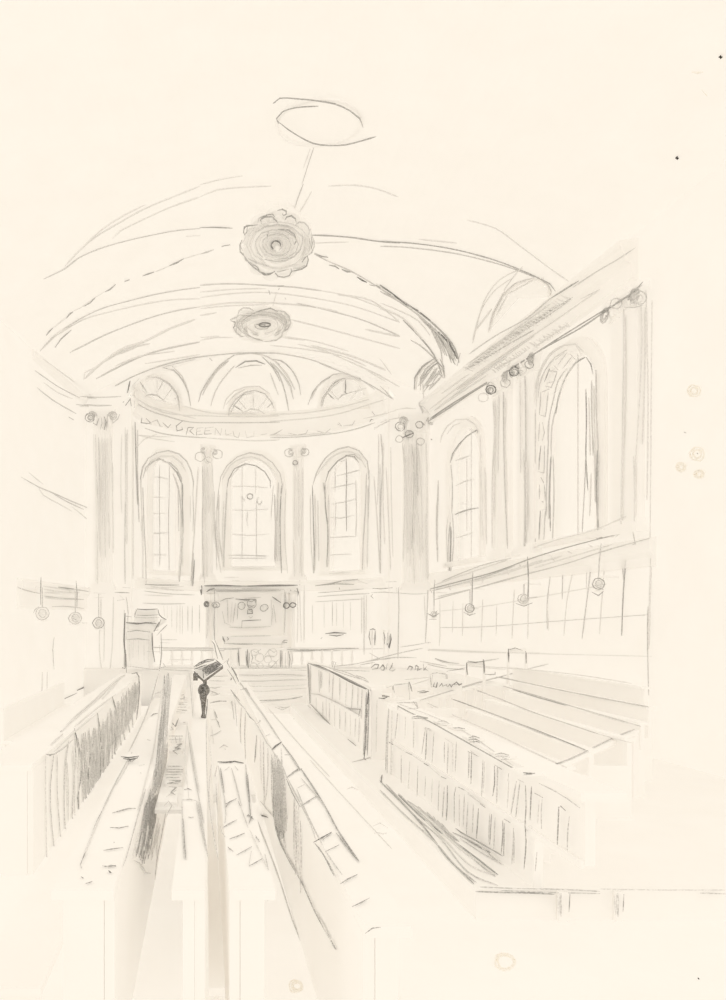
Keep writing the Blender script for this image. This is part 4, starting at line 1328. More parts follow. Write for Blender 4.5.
rl(434, 616, 3, 'small hanging lamp in the corner by the right pier', ls('m1.2 45,120 42,160 43,200', 0, 'p4', 42, 225, 9, 'l', 'm1.3 22,222 40,232 58,222; m1.2 28,240 50,240; d1.2 45,222 52,214'))
rl(470, 609, 4.6, 'hanging ring lamp on the right wall, second from the chancel', ls('m1.2 160,98 158,150 157,205', 0, 'p4', 150, 206, 14, 'm', 'm1.3 132,218 150,228 168,222; l1.2 165,208 178,208'))
rl(524, 600, 5, 'hanging ring lamp on the right wall, third from the chancel', ls('m1.3 325,50 328,120 326,185', 0, 'p4', 312, 178, 16, 'l', 'm1.4 290,192 315,200 340,190; m1.3 325,175 355,172; l1.3 295,178 310,185 330,182'))
rl(598.5, 585, 6, 'hanging ring lamp on the right wall, nearest the viewer', ls('l1.3 548,10 542,70 540,120', 0, 'p4', 540, 133, 18, 'm', 'm1.4 520,158 540,168 555,155; l1.3 520,140 565,133; m1.2 540,145 556,150'))
for px_, py_, r_, lab, stt, arm in ((42.3, 613.5, 6.5, 'hanging ring lamp at the far left edge of the drawing', ls('m1.2 228,650 226,730 226,805', 0, 'p5', 235, 852, 38, 'l', 'l1.3 185,850 195,830 215,815'), 0),
                                    (75.3, 618.4, 6, 'hanging ring lamp in the middle of the three on the left', ls('m1.3 422,670 428,740 427,815', 0, 'p5', 418, 878, 36, 'l', 'm1.3 400,868 410,872; l1.4 455,905 485,905; m1.2 405,880 425,890'), 0)):
    c = llpos(px_, py_)
    w = LW0 - LWK * (19 - c.y)
    lamp(c, r_ * c.y / F, 3.02, lab, (w - .02, c.y, 3.02), stt)
c = at((98.7, 623), 18.75)
lamp(c, 5.5 * 18.75 / F, 3.0, 'hanging ring lamp in front of the left pier', (c.x, 19.05, 3.0), ls('f1.3 560,760 556,870', 0, 'p5', 547, 905, 32, 'm'))

# ============================================================ RIGHT PEWS
PZ = .23
pf = MB()
_pw = [(2.08, 5.37), (RW0 + RWK * 13.63 - .04, 5.37), (RW0 + RWK * 1.85 - .04, 17.15), (2.08, 17.15)]
pf.grid([[(x, y, 0) for x, y in _pw], [(x, y, PZ) for x, y in _pw]], closed=True)
pf.poly([(x, y, PZ) for x, y in _pw])
pf.S('p3', '''m1.3 0,300 40,340 100,400 160,470 220,550 270,600 310,640; l1.4 0,330 80,410 180,500 250,580 318,635; l1.4 20,310 120,420 200,490 290,600 390,645; f1.6 60,340 200,480 300,580 380,610; m1.5 60,345 150,430 230,490 300,540 390,610;
 l2 120,395 200,460 300,550 380,615; l2.2 90,365 180,430 260,500; f2.4 100,375 220,480; l1.4 240,470 320,510 400,575; m1.3 280,490 350,530 405,552; l1.3 265,490 340,540 400,572; l2 110,380 180,440 250,490; f2.2 280,530 350,590; f2.2 150,420 260,520 340,580''', plane_z(PZ), plane_z(0))
pf.hatch('p3', (100, 370), (210, 440), (150, 420), (250, 500), 14, 'l', 1.6, plane_z(PZ), 2.5)
pf.S('p3', 'm1.5 315,665 400,668 500,670 575,674; l1.3 330,650 450,655 600,658 726,665; l1.2 400,662 560,668 726,672', plane_y(5.36))
pf.S('px', 'l1.3 700,893 726,894; f1.3 600,889 660,890 726,890', plane_y(5.36))
pf.S('px', 'd1.8 382,775 381,782; l1.2 352,762 372,757 392,750; m1.4 381,777 382,783', plane_z(PZ))
pf.build('pew_platform', label='low raised platform carrying the pews on the right of the aisle', cat='platform')
for k, (xa, xb) in enumerate(((553, 570), (610, 624))):
    y = 5.33
    m = MB().box((X(xa + 6, y), y, 0), (X(xb - 2, y), y + .035, PZ))
    m.hatch('px', (xa + 4, 894), (xa + 8, 894), (xa + 5, 915), (xa + 9, 914), 3, 'f', 1.5, plane_y(y - .01), 1)
    m.S('px', ('l1.4 %d,893 %d,917; m1.1 %d,894 %d,912' % (xa + 8, xa + 8, xb, xb - 1)), plane_y(y - .01))
    m.build('platform_post', label=['short post on the front of the pew platform, left one', 'short post on the front of the pew platform, right one'][k], cat='post')

# box pew beside the aisle
t = thing('box_pew', (2.5, 13.6, PZ), 'panelled box pew end beside the aisle nearer the chancel', 'pew')
BX = 2.5
m = MB().box((BX, 10.45, PZ), (BX + .07, 17.0, 1.24))
m.S('f5', '''l1.4 78,95 78,170 78,240; m1.4 70,95 73,180 76,245; m1.3 78,245 130,300 180,350 240,395 290,445; l1.4 68,250 120,305 200,380 280,455; l1.2 110,115 112,200; f1.2 122,115 122,180; l1.2 150,125 150,200; l1.3 165,130 160,240; l1.2 190,145 190,230; f1.2 215,160 212,250;
 l1.2 240,170 235,260; l1.1 260,180 258,260; l1.2 275,190 272,300; l1.3 80,205 110,208 150,225 200,250 270,290; m1.2 195,250 230,262 268,265 262,292; l1.1 100,220 100,270; l1.1 125,235 125,290; l1.2 150,240 150,310; f1.2 170,250 170,330; l1.2 190,262 190,340; l1.1 212,275 210,350;
 f1.2 230,285 230,365; l1.2 250,300 248,370; l1.1 265,300 262,390; l2 118,120 118,185; f1.2 138,225 138,300''', plane_x(BX - .01))
m.build('front_panel', t)
m = MB().box((BX - .03, 10.42, 1.24), (BX + .2, 17.03, 1.30))
m.S('f5', 'd1.5 68,88 110,100 160,122 220,155 290,188; m1.4 72,90 180,130 300,190; l1.3 165,115 220,135 300,158; l1.2 150,108 190,118; m1.2 165,85 168,108 175,85; l1.2 90,92 160,108 230,130 300,162', plane_z(1.30), plane_x(BX - .03))
m.build('top_rail', t)
m = MB().box((BX - .03, 10.36, PZ), (BX + .12, 10.46, 1.26))
m.S('f5', 'd1.5 300,190 293,280 290,360 283,455; m1.6 292,200 288,300 282,440; m1.5 302,200 300,300 295,440; d1.5 280,450 290,458; l1.5 296,230 290,420; l1.6 285,330 280,440', plane_y(10.35))
m.build('end_post', t)
m = MB().box((BX - .02, 16.98, PZ), (BX + .1, 17.08, 1.26))
m.S('f5', 'd1.6 68,92 72,150 75,245; m1.6 76,95 78,240; m1.5 72,100 76,235', plane_y(16.97))
m.build('end_post', t)
MB().box((BX + .072, 10.47, 1.09), (BX + .5, 11.3, 1.12)).build('book_shelf', t)
m = MB().box((BX + .125, 10.38, PZ), (BX + .5, 10.44, 1.09))
m.S('px', 'f1.2 377,700 376,752', plane_y(10.37))
m.build('end_panel', t)
m = MB().box((BX + .07, 10.6, PZ + .4), (BX + .5, 16.9, PZ + .44)).box((BX + .45, 10.6, PZ), (BX + .5, 16.9, PZ + .4))
m.build('seat', t)

# long panelled pew front
FX = 2.53
t = thing('panelled_pew', (FX, 7.4, PZ), 'long panelled pew front with two rows of upright panels beside the aisle', 'pew')
m = MB()
m.grid([[(FX, y, z0) , (FX, y, 1.1), (FX + .07, y, 1.1), (FX + .07, y, z0)] for y, z0 in ((9.5, PZ), (5.4, PZ), (5.36, .66), (4.66, .66))], closed=True)
m.poly([(FX, 4.66, .66), (FX, 4.66, 1.1), (FX + .07, 4.66, 1.1), (FX + .07, 4.66, .66)])
m.box((FX - .02, 4.67, .64), (FX - .001, 9.49, .69))
m.S('p3', '''l1.3 30,60 22,150 18,300; f1.4 40,60 38,150 35,300; l1.3 60,60 55,110 50,160; f1.1 85,75 82,160; l1.2 112,85 110,190; f1.2 112,90 112,185; l1.2 150,125 142,180 138,210; m1.2 155,130 150,230; l1.2 178,140 172,240; l1.2 145,125 170,135; m1.1 150,124 168,130;
 l1.2 213,170 212,240; l1.2 225,175 222,275; f1.3 240,180 240,270; l1.1 252,170 248,275; f1.4 215,160 245,180; l1.5 294,205 292,290; m1.3 302,205 300,310; l1.2 298,200 325,220; m1.3 290,203 322,218; l1.2 340,230 335,350; f1.4 345,235 340,340;
 m1.3 378,250 378,310 372,350; l1.5 388,250 385,375; m1.3 378,247 402,262; l1.2 425,275 422,300; l1.4 450,300 440,360 432,410; l1.3 462,300 448,420; m1.2 480,315 482,380 478,455; m1.2 500,318 495,430; l1.2 455,295 475,305; f1.4 425,300 420,390; m1.3 510,340 537,355;
 l1.2 535,360 532,400 533,458; f1.2 525,360 520,440; m1.3 590,385 588,440 585,510; d1.3 595,382 612,398; m1.2 588,388 600,384; l1.3 625,415 620,460 618,530;
 d1.5 30,172 42,180; m1.6 85,205 105,214; d1.5 145,242 160,250; m1.6 202,286 218,293; m1.6 258,320 278,330; m1.6 330,375 347,388; m1.6 410,426 430,438; l1.2 290,343 345,382; f1.2 45,180 85,205; f1.2 105,215 145,240; f1.2 160,250 200,285; f1.2 280,330 330,370;
 f1.2 40,200 38,295; l1.2 70,215 70,310; f1.2 98,235 92,340; l1.1 125,250 122,360; l1.1 150,285 148,350; f1.1 172,290 170,370; l1.1 195,300 192,400; l1.3 212,320 205,430; m1.3 222,315 222,380 218,432; l1.2 245,335 245,440; m1.2 250,320 245,350; f1.2 262,345 262,450;
 l1.2 278,345 275,450; l1.2 290,370 285,480; l1.2 308,375 305,470; m1.3 325,390 322,440 318,490; l1.2 362,408 358,500; m1.2 368,410 362,510; l1.2 380,420 375,525; m1.2 405,430 405,480 400,540; m1.2 410,440 408,548; l1.5 440,455 440,500 435,575; l1.4 442,470 442,570;
 m1.3 478,440 482,500 478,560 475,592; m1.1 482,458 486,466; l1.3 518,535 515,570 512,598; m1.5 15,300 60,335 110,370 180,410 260,465 340,510 405,548; l1.5 20,305 100,375 240,460''', plane_x(FX - .03))
m.build('front_panel', t)
m = MB().box((FX - .05, 4.62, 1.1), (FX + .25, 9.55, 1.16))
m.S('p3', 'm1.3 58,52 100,75 160,102 220,135 300,180 380,225 470,275; l1.2 525,308 570,330 620,360 660,390; l1.2 60,50 58,65; l1.2 55,42 120,42 125,60 90,62; m1.1 110,38 125,60; f1.2 60,45 180,90 300,150 440,250', plane_z(1.16))
m.build('book_rest', t)
m = MB().box((FX + .02, 9.5, PZ), (FX + .9, 9.56, 1.1))
m.S('px', 'l1.2 389,706 388,730 387,776; f1.3 396,707 395,770', plane_y(9.49))
m.build('end_panel', t)
m = MB().box((FX + .07, 5.4, PZ + .38), (FX + .3, 9.4, PZ + .42))
m.build('shelf', t)

# books and hats lying on the book rest
LZ = 1.165


def slab(px, py, w, d, h, z, name, label, cat, txt, crop, group=None, rot=0.0, m='w', surf=None):
    q = EYEV + ray((px, py)) * plane_z(z)(ray((px, py)))
    mb = MB().box((q.x - w / 2, q.y - d / 2, z), (q.x + w / 2, q.y + d / 2, z + h), m, Matrix.Rotation(rot, 3, 'Z'), q)
    mb.S(crop, txt, surf or plane_z(z + h + .008))
    return mb.build(name, label=label, cat=cat, group=group)


for px_, py_, txt, lab in (
        (419, 717.5, 'm1.5 105,90 125,86 158,92; m1.4 105,95 140,92 158,95; l1.3 115,88 150,97', 'dark-edged hymn book on the panelled pew front, first from the far end'),
        (443, 724, 'l1.3 190,105 210,102 228,110; l1.3 188,112 225,112; l1.2 200,100 222,105', 'pale hymn book on the panelled pew front, second from the far end'),
        (457.5, 728.5, 'm1.1 240,125 260,124 280,128; l1.2 245,127 275,129', 'thin open leaflet on the panelled pew front, third from the far end'),
        (473.5, 739.5, 'm1.3 292,158 310,152 328,158; m1.4 290,165 315,162 328,168; m1.3 295,172 320,170 330,175; m1.2 305,150 310,175', 'hymn book with ruled lines on the panelled pew front, fourth from the far end'),
        (503, 756.5, 'm1.3 380,212 400,208 425,215; l1.3 378,220 405,218 428,222; m1.4 400,230 425,228; l1.3 385,214 420,228', 'larger hymn book on the panelled pew front, fifth from the far end'),
        (527, 773, 'd1.6 472,273 490,275 510,275; m1.5 475,280 500,277 512,274', 'dark closed book at the near end of the panelled pew front')):
    slab(px_, py_, .13, .20, .02, LZ, 'hymn_book', lab, 'book', txt, 'p3', rot=.1)

# stall rows behind the panelled front
ROWS = [(3.2, 6.2, 9.3, 1.0, 'f7', 'f1.3 20,250 110,292 230,345 340,398 445,447; f1.2 30,262 130,300', 'first of the long stall benches right of the aisle, nearest the pew front'),
        (3.75, 6.84, 10.0, 1.03, 'f7', 'm1.2 95,238 150,258 230,288 330,325 420,360 510,397; l1.2 180,270 300,315 400,355', 'second long stall bench from the pew front on the right'),
        (4.4, 7.3, 11.0, 1.06, 'f7', 'l1.2 150,205 240,238 340,278 450,315 540,345; f1.2 540,345 640,372', 'third long stall bench from the pew front on the right'),
        (5.1, 8.2, 11.9, 1.10, 'f7', 'l1.2 215,190 330,222 440,255 560,290 668,322; m1.2 280,210 350,232 440,258; f1.3 500,275 600,305 665,320', 'fourth long stall bench from the pew front on the right'),
        (5.7, 9.0, 12.6, 1.18, 'f7', 'l1.3 230,172 330,192 440,215 560,238 692,264; m1.2 240,172 320,190; l1.2 500,228 600,246 690,262', 'fifth long stall bench, next to the panelled right wall seat'),
        (6.15, 9.8, 14.0, 1.36, 'f7', 'f1.3 85,135 180,140 300,148 430,160 540,175 640,192; l1.2 45,118 70,128 110,132; l1.3 0,125 80,140; f1.2 150,140 260,150', 'rearmost stall bench along the foot of the right wall')]
for xb, ya, yb, zt_, crop, txt, lab in ROWS:
    t = thing('stall_bench', (xb, (ya + yb) / 2, PZ), lab, 'bench', 'stall benches right of the aisle')
    m = MB().box((xb, ya, PZ), (xb + .05, yb, zt_ - .03))
    m.build('back_panel', t)
    m = MB().box((xb - .03, ya, zt_ - .03), (xb + .09, yb, zt_))
    m.S(crop, txt, plane_z(zt_ + .003))
    m.build('top_rail', t)
    m = MB().box((xb - .36, ya + .05, PZ + .3), (xb, yb - .05, PZ + .34)).box((xb - .33, ya + .1, PZ), (xb - .29, yb - .1, PZ + .3))
    m.build('seat', t)
    for y in (ya, yb - .05):
        MB().box((xb - .38, y - .002, PZ), (xb - .001, y + .05, .78)).build('end_panel', t)
# ledge lines at the two ends of the stalls
sz = plane_z(1.012)
A_ = EYEV + ray((543, 771)) * sz(ray((543, 771)))
B_ = EYEV + ray((636, 730)) * sz(ray((636, 730)))


def rail_between(name, label, A_, B_, txt, crop, z, wd=.03):
    t = thing(name, ((A_.x + B_.x) / 2, (A_.y + B_.y) / 2, PZ), label, 'rail')
    m = MB()
    d = (B_ - A_).normalized()
    n_ = Vector((-d.y, d.x, 0)) * wd
    m.grid([[A_ - n_ - Vector((0, 0, .04)), A_ + n_ - Vector((0, 0, .04)), A_ + n_, A_ - n_], [B_ - n_ - Vector((0, 0, .04)), B_ + n_ - Vector((0, 0, .04)), B_ + n_, B_ - n_]], closed=True)
    m.poly([A_ - n_, A_ + n_, A_ + n_ - Vector((0, 0, .04)), A_ - n_ - Vector((0, 0, .04))])
    m.poly([B_ - n_, B_ + n_, B_ + n_ - Vector((0, 0, .04)), B_ - n_ - Vector((0, 0, .04))])
    m.S(crop, txt, plane_z(z + .003))
    m.build('hand_rail', t)
    for k in (0.02, .98):
        c_ = A_.lerp(B_, k)
        MB().box((c_.x - .03, c_.y - .03, PZ), (c_.x + .03, c_.y + .03, c_.z - .042)).build('post', t)


rail_between('stall_rail', 'slanting rail closing the near ends of the stall benches', A_, B_, 'l1.3 362,450 440,425 500,398 580,358 650,330; m1.1 365,448 430,430', 'f7', 1.012)
A2 = EYEV + ray((400, 703)) * plane_z(1.16)(ray((400, 703)))
B2 = at((500, 677), 11.8)
B2 = EYEV + ray((478, 685)) * plane_z(1.16)(ray((478, 685)))
rail_between('stall_rail', 'slanting rail closing the chancel ends of the stall benches', A2, B2,
             'l1.3 0,243 80,218 170,190 250,170 320,150 388,133; l1.1 100,213 240,172', 'f7', 1.16, .05)


# chair backs seen over the stalls
def chair(pl, pr, ptop, pbot, y, label, txt, crop):
    xa, xb = X(pl, y), X(pr, y)
    t = thing('chair', ((xa + xb) / 2, y, PZ), label, 'chair')
    zt_, zb = Z(ptop, y), Z(pbot, y)
    P = plane_y(y - .03)
    m = MB().box((xa, y - .02, zt_ - .07), (xb, y + .02, zt_))
    m.S(crop, txt[0], P)
    m.build('top_rail', t)
    for k, xx in enumerate((xa, xb)):
        m = MB().box((xx - .02, y - .02, PZ), (xx + .02, y + .02, zt_ - .07))
        m.S(crop, txt[1 + k], P)
        m.build('back_leg', t)
    m = MB().box((xa, y - .42, PZ + .42), (xb, y - .02, PZ + .46))
    m.build('seat', t)
    for xx in (xa + .02, xb - .02):
        MB().box((xx - .02, y - .4, PZ), (xx + .02, y - .36, PZ + .42)).build('front_leg', t)


chair(394, 410.5, 683.5, 696, 10.6, 'plain chair back beside the gap in the pews, nearest the aisle', ['l1.3 135,182 165,178 198,175', 'l1.3 135,182 135,200 140,215; m1.2 132,185 132,200', 'm1.6 198,168 205,190 210,208; l1.3 200,210 200,250; m1.3 195,170 198,208'], 'z8')
chair(431, 448, 674, 688, 11.4, 'chair back with a hasty note across it, second from the aisle', ['l1.4 283,138 310,132 350,140; l1.2 290,133 345,135', 'l1.4 283,140 285,165 290,192; l1.2 292,140 290,160', 'm1.4 350,138 352,165 355,190; l1.3 345,140 348,160'], 'z8')
chair(466.5, 484, 661.5, 675, 12.6, 'square dark-outlined chair back, third from the aisle', ['d1.4 435,85 465,90 500,86; m1.3 430,90 470,92', 'd1.3 430,92 430,115 434,140; m1.2 432,95 430,130', 'd1.4 497,78 500,110 500,135; m1.3 502,85 503,130; m1.3 503,138 525,140 545,138 545,128'], 'z8')
chair(508, 526, 648.5, 662, 13.6, 'pale chair back with rounded top, farthest right below the hanging lamps', ['m1.3 600,40 625,32 655,42', 'd1.3 598,35 600,60 600,85; m1.2 596,50 600,90', 'm1.3 668,45 670,70 670,95; m1.2 672,50 671,92'], 'z8')

# handwritten colour notes and marks among the stalls: pencilled on the tops of the low cupboard
t = thing('low_cupboard', (3.9, 13.3, PZ), 'low flat-topped cupboard with pencilled notes on its top behind the box pew', 'cupboard')
CZ = 1.12
m = MB().box((3.1, 12.6, CZ - .05), (5.55, 17.05, CZ))
m.S('z8', '''m1.3 45,112 60,98 75,100 70,115 50,118; m1.3 80,115 92,100 100,112 95,122 84,120; m1.2 105,118 110,95; m1.2 118,122 128,105 132,92; l1.2 120,122 132,125 142,118; m1.2 190,120 200,105 212,110 205,122; m1.2 222,120 225,102 235,108 232,122 248,115; m1.2 255,95 258,122 268,108;
 l1.2 258,112 275,125; l1.3 0,92 80,78 150,70 228,72; l1.3 0,100 60,90; m1.2 350,126 400,118 425,112; f1.3 180,160 280,150;
 l1.2 80,200 130,185; f1.3 210,180 280,158; l1.3 430,98 500,85 560,75''', plane_z(CZ + .003, 17.55))
m.S('z6', 'l1.2 360,430 420,465 470,460; l1.3 180,500 300,485 400,460 520,430 640,405; l1.2 190,520 300,522 360,525; l1.2 290,545 330,560 360,580; l1.2 520,400 600,388 670,375; m1.3 165,480 170,510; m1.1 165,475 185,478; f1.2 240,540 310,565', plane_z(CZ + .003))
m.build('top', t)
MB().box((3.15, 12.65, PZ), (5.5, 17.0, CZ - .05)).build('carcass', t)

# hymn books / notes near the chairs
slab(382.5, 697, .17, .2, .03, 1.122, 'hymn_book', 'small dark book lying by the end post of the box pew', 'book', 'd1.8 68,228 90,225 118,228; d1.6 75,234 95,236 110,230', 'z8')
slab(423, 691.5, .2, .2, .025, 1.16, 'hymn_book', 'dark book between the first two chair backs right of the aisle', 'book', 'm1.6 232,208 255,205 278,208; d1.4 240,213 260,212 275,207', 'z8')
t_ = MB().box((X(432, 11.2), 11.2, .9), (X(463, 11.2), 11.24, 1.28))
t_ = MB()
q = at((433, 687), 11.3)
t_.box((q.x, 11.28, 1.03), (X(462, 11.28), 11.31, Z(679, 11.28)))
t_.box((q.x + .1, 11.28, PZ), (q.x + .14, 11.31, 1.03)).box((X(462, 11.28) - .14, 11.28, PZ), (X(462, 11.28) - .1, 11.31, 1.03))
t_.S('z8', 'd1.3 300,172 296,188 308,190 312,170; m1.3 312,175 308,190 305,192; d1.2 320,188 330,175 335,188; m1.3 335,185 350,180 352,190; d1.2 355,188 362,178 368,190 375,178; d1.4 375,180 390,170 400,182 412,176; m1.4 365,182 410,176', plane_y(11.27))
t_.build('notice_board', label='small low board with a hasty handwritten note among the chairs', cat='notice board')


# ============================================================ LEFT PEWS
def long_pew(name, x_desk0, x_desk1, ya, yb, zt_, label, face, seat, face_txt=None, top_txt=None, hatches=(), extra_shelf=None):
    """a long pew running down the nave: front panel on the side `face`, sloping book rest, seat behind"""
    cx_ = (x_desk0 + x_desk1) / 2
    t = thing(name, (cx_, (ya + yb) / 2, 0), label, 'pew')
    fx = x_desk1 if face > 0 else x_desk0
    # panelled face
    lo, hi = (fx - .05, fx) if face > 0 else (fx, fx + .05)
    m = MB().box((lo, ya + .012, 0.002), (hi, yb - .012, zt_ - .052))
    P = plane_x(fx + .008 * face)
    if face_txt:
        for c_, tx in face_txt:
            m.S(c_, tx, P, plane_z(.02))
    for h in hatches:
        m.hatch(*h[0], surf=P, **h[1])
    m.build('front_panel', t)
    m = MB().box((x_desk0, ya - .03, zt_ - .05), (x_desk1, yb + .03, zt_))
    P = plane_z(zt_ + .003)
    if top_txt:
        for c_, tx in top_txt:
            m.S(c_, tx, P)
    m.build('book_rest', t)
    for y in (ya, yb - .05):
        MB().box((x_desk0 + .052, y, 0), (x_desk1 - .052, y + .05, zt_ - .051)).build('end_panel', t)
    if seat:
        m = MB().box((seat[0], ya + .1, .42), (seat[1], yb - .1, .46))
        for y in (ya + .2, (ya + yb) / 2, yb - .25):
            m.box((seat[0] + .03, y, 0), (seat[1] - .03, y + .05, .42))
        m.build('seat', t)
    if extra_shelf:
        MB().box((extra_shelf[0], 5.35, extra_shelf[2] - .03), (extra_shelf[1], yb - .3, extra_shelf[2])).build('book_shelf', t)
    return t


# far left high-backed pew with heavily hatched face
tA = [('p2', '''l1.3 60,410 45,560 50,700 70,895; l1.2 75,410 75,560 85,720 100,900; f1.4 25,410 25,620 30,880; l1.4 125,350 108,480 105,620 110,730 125,805; l1.3 150,300 155,420 145,560 140,680 155,795; d1.5 150,298 160,340 162,380;
 m1.4 165,340 180,480 165,600 175,690 190,722; m1.5 200,560 205,640 235,718; m1.5 235,330 210,480 215,570 238,612; m1.5 262,400 262,500 252,560 270,632; m1.5 250,230 262,320 275,460 278,580; m1.6 300,440 285,490 300,525; l1.6 305,210 312,330 300,440 322,485;
 m1.4 315,160 335,250 325,400 337,448; l1.5 335,180 345,300 358,405; l1.5 350,200 360,300 380,388; l1.5 370,170 380,260 395,332; l1.5 395,150 400,230 405,300; m1.5 430,75 432,140 420,260; m1.6 398,60 420,55 432,75; l1.5 385,120 390,200 388,240; m1.3 255,560 268,632; m1.3 285,520 272,580''')]
hA = [(('p2', (160, 350), (240, 260), (195, 640), (255, 560), 15, 'l', 1.6), dict(jit=3, cut=.18)),
      (('p2', (225, 300), (320, 200), (235, 600), (310, 470), 24, 'l', 1.6), dict(jit=3, cut=.2)),
      (('p2', (310, 215), (430, 90), (320, 440), (425, 200), 24, 'l', 1.5), dict(jit=3, cut=.2)),
      (('p2', (345, 150), (430, 80), (360, 330), (420, 230), 16, 'l', 1.6), dict(jit=3, cut=.2)),
      (('p2', (170, 380), (400, 130), (180, 520), (390, 250), 26, 'f', 2.2), dict(jit=3, cut=.2)),
      (('p2', (105, 400), (165, 330), (120, 720), (170, 660), 5, 'f', 1.6), dict(jit=3, cut=.2))]
long_pew('long_pew', -2.05, -1.55, 6.3, 17.0, 1.0, 'high panelled pew at far left with heavily shaded side, running along the left wall', 1, (-2.5, -2.1), tA,
         [('p2', '''l1.6 35,412 60,410 100,385 145,345; m1.6 28,410 45,415 58,408; f2.4 95,310 150,250 220,190 290,125 350,75; f2 110,290 200,215 280,145; l1.4 130,275 200,210 250,160; f2.2 45,370 100,320; f1.8 60,400 130,330 240,240; m1.4 88,312 96,306; f2.4 240,180 320,100 370,65; f2 270,170 340,90; f1.6 150,290 240,215 330,150''')], hA)
# the low bench against the left wall
t = thing('wall_bench', (-2.75, 13, 0), 'plain low bench against the left wall beyond the shaded pew', 'bench')
MB().box((-3.05, 10.6, .42), (-2.65, 15.2, .47)).build('seat', t)
m = MB().box((-3.1, 10.6, .0), (-3.05, 15.2, .95))
m.build('back', t)
MB().box((-3.02, 10.7, 0), (-2.7, 10.75, .42)).build('end_panel', t)
MB().box((-3.02, 15.05, 0), (-2.7, 15.1, .42)).build('end_panel', t)

# second pew: wide book rest with cross joints, dark right side
tB_top = [('p2', '''m1.3 175,890 195,840 240,720 270,655; l1.4 270,655 300,590 340,510 385,430; l1.4 385,400 420,330 460,240 490,150 515,60; f2 190,850 230,750 260,680; f2.2 330,540 380,450 400,400; l1.4 360,900 378,850 400,770 425,680; l1.3 400,770 430,660 460,560;
 f1.8 425,650 455,540 490,400 510,280 530,130; m1.2 315,665 350,655 385,645 418,645; m1.3 303,728 345,730 385,722; m1.2 275,828 310,822 362,815; m1.2 320,792 324,793; l1.3 500,148 512,142 530,138; m1.2 482,244 495,234 512,232; l1.3 465,345 480,350; l1.2 430,458 455,455; l1.3 435,490 440,492;
 m1.4 270,895 300,898 330,893; m1.3 280,900 310,892 330,897; d1.3 298,915 305,922 310,925; d1.4 178,942 188,948; m1.3 198,972 215,968 228,962; m1.3 175,888 180,905''')]
hB = [(('p2', (480, 560), (520, 560), (415, 880), (470, 905), 18, 'm', 1.7), dict(jit=3, cut=.25)),
      (('p2', (475, 590), (520, 570), (450, 720), (500, 730), 16, 'm', 1.7), dict(jit=3, cut=.2)),
      (('p2', (525, 330), (560, 330), (480, 600), (525, 590), 16, 'l', 1.7), dict(jit=3, cut=.2)),
      (('p2', (540, 60), (570, 60), (520, 340), (555, 340), 16, 'l', 1.6), dict(jit=3, cut=.2)),
      (('p2', (545, 60), (565, 60), (490, 560), (520, 560), 9, 'm', 1.4), dict(jit=3, cut=.35)),
      (('p2', (430, 720), (530, 680), (400, 870), (500, 900), 14, 'f', 2.0), dict(jit=4, cut=.3))]
tB = [('p2', 'm1.5 540,65 540,200 525,320 515,440 495,545; d1.3 500,545 508,565; l1.4 560,60 560,200 545,350; l1.3 555,620 530,760 510,860 500,955; m1.3 490,580 485,660 470,720; l1.3 408,870 435,885 460,925 482,928')]
long_pew('long_pew', -.74, -.44, 3.4, 16.6, 1.0, 'second pew from the left with wide jointed book rest and dark shaded right side', 1, (-1.2, -.82), tB, tB_top, hB)

# third pew: narrow rest with a book shelf behind it
tC_top = [('p1', '''l1.4 190,635 225,632 255,638; m1.4 200,588 218,584 235,590; l1.1 218,590 222,632; l1.4 190,640 192,720 195,800 200,900; m1.5 195,720 203,840 208,905; l1.4 255,640 270,720 290,820 310,900; l1.3 262,640 285,760 305,870; l1.3 215,300 225,380 240,480 262,600 290,740; f1.4 200,400 210,560;
 f1.8 225,330 245,450 270,600; l1.3 218,712 230,715 245,712; f1.4 215,280 205,420 215,580; l1.2 240,260 225,60; f1.3 235,100 245,250''')]
long_pew('long_pew', -.16, .0, 3.4, 15.5, 1.0, 'third pew from the left with narrow rail, hymn book shelf along its left side', 1, (.02, .1), [('p1', 'f1.4 300,270 315,370 325,470; l1.3 300,275 305,560 320,700 340,830 355,905; l1.2 325,470 312,600 325,740')], tC_top,
         extra_shelf=(-.385, -.16, .85))

books = [(184, 698, 'm1.3 145,160 200,158; m1.2 150,178 200,176 200,162', 'uppermost'),
         (183, 707, 'm1.2 165,195 215,193; l1.2 160,205 180,200 215,205; m1.2 160,215 210,213; l1.2 170,225 212,228 160,235; l1.2 165,240 205,240', 'second'),
         (176, 722, 'm1.2 140,270 150,290 160,300 175,265 165,300; l1.3 130,320 150,315 140,300; m1.2 135,255 140,275; m1.3 195,282 205,284', 'third'),
         (175, 740, 'm1.2 125,345 195,345; m1.3 160,350 165,375; m1.2 130,362 190,358; m1.2 180,350 182,380', 'fourth'),
         (176, 750, 'm1.2 165,385 190,380 160,400 185,402 150,412 170,428; l1.2 155,395 185,392', 'fifth'),
         (176, 768, 'm1.3 125,482 190,482; m1.2 118,495 195,497; m1.2 120,508 195,508; l1.3 110,520 190,520', 'sixth'),
         (174, 781, 'm1.3 115,535 180,532; m1.3 130,545 185,548 125,560 175,562; m1.2 130,575 165,578 140,600 160,612', 'seventh'),
         (168, 800, 'l1.2 165,555 180,545; l1.2 120,620 150,600 165,590; l1.2 130,640 145,660 128,690 120,710; l1.2 110,660 130,640', 'nearest')]
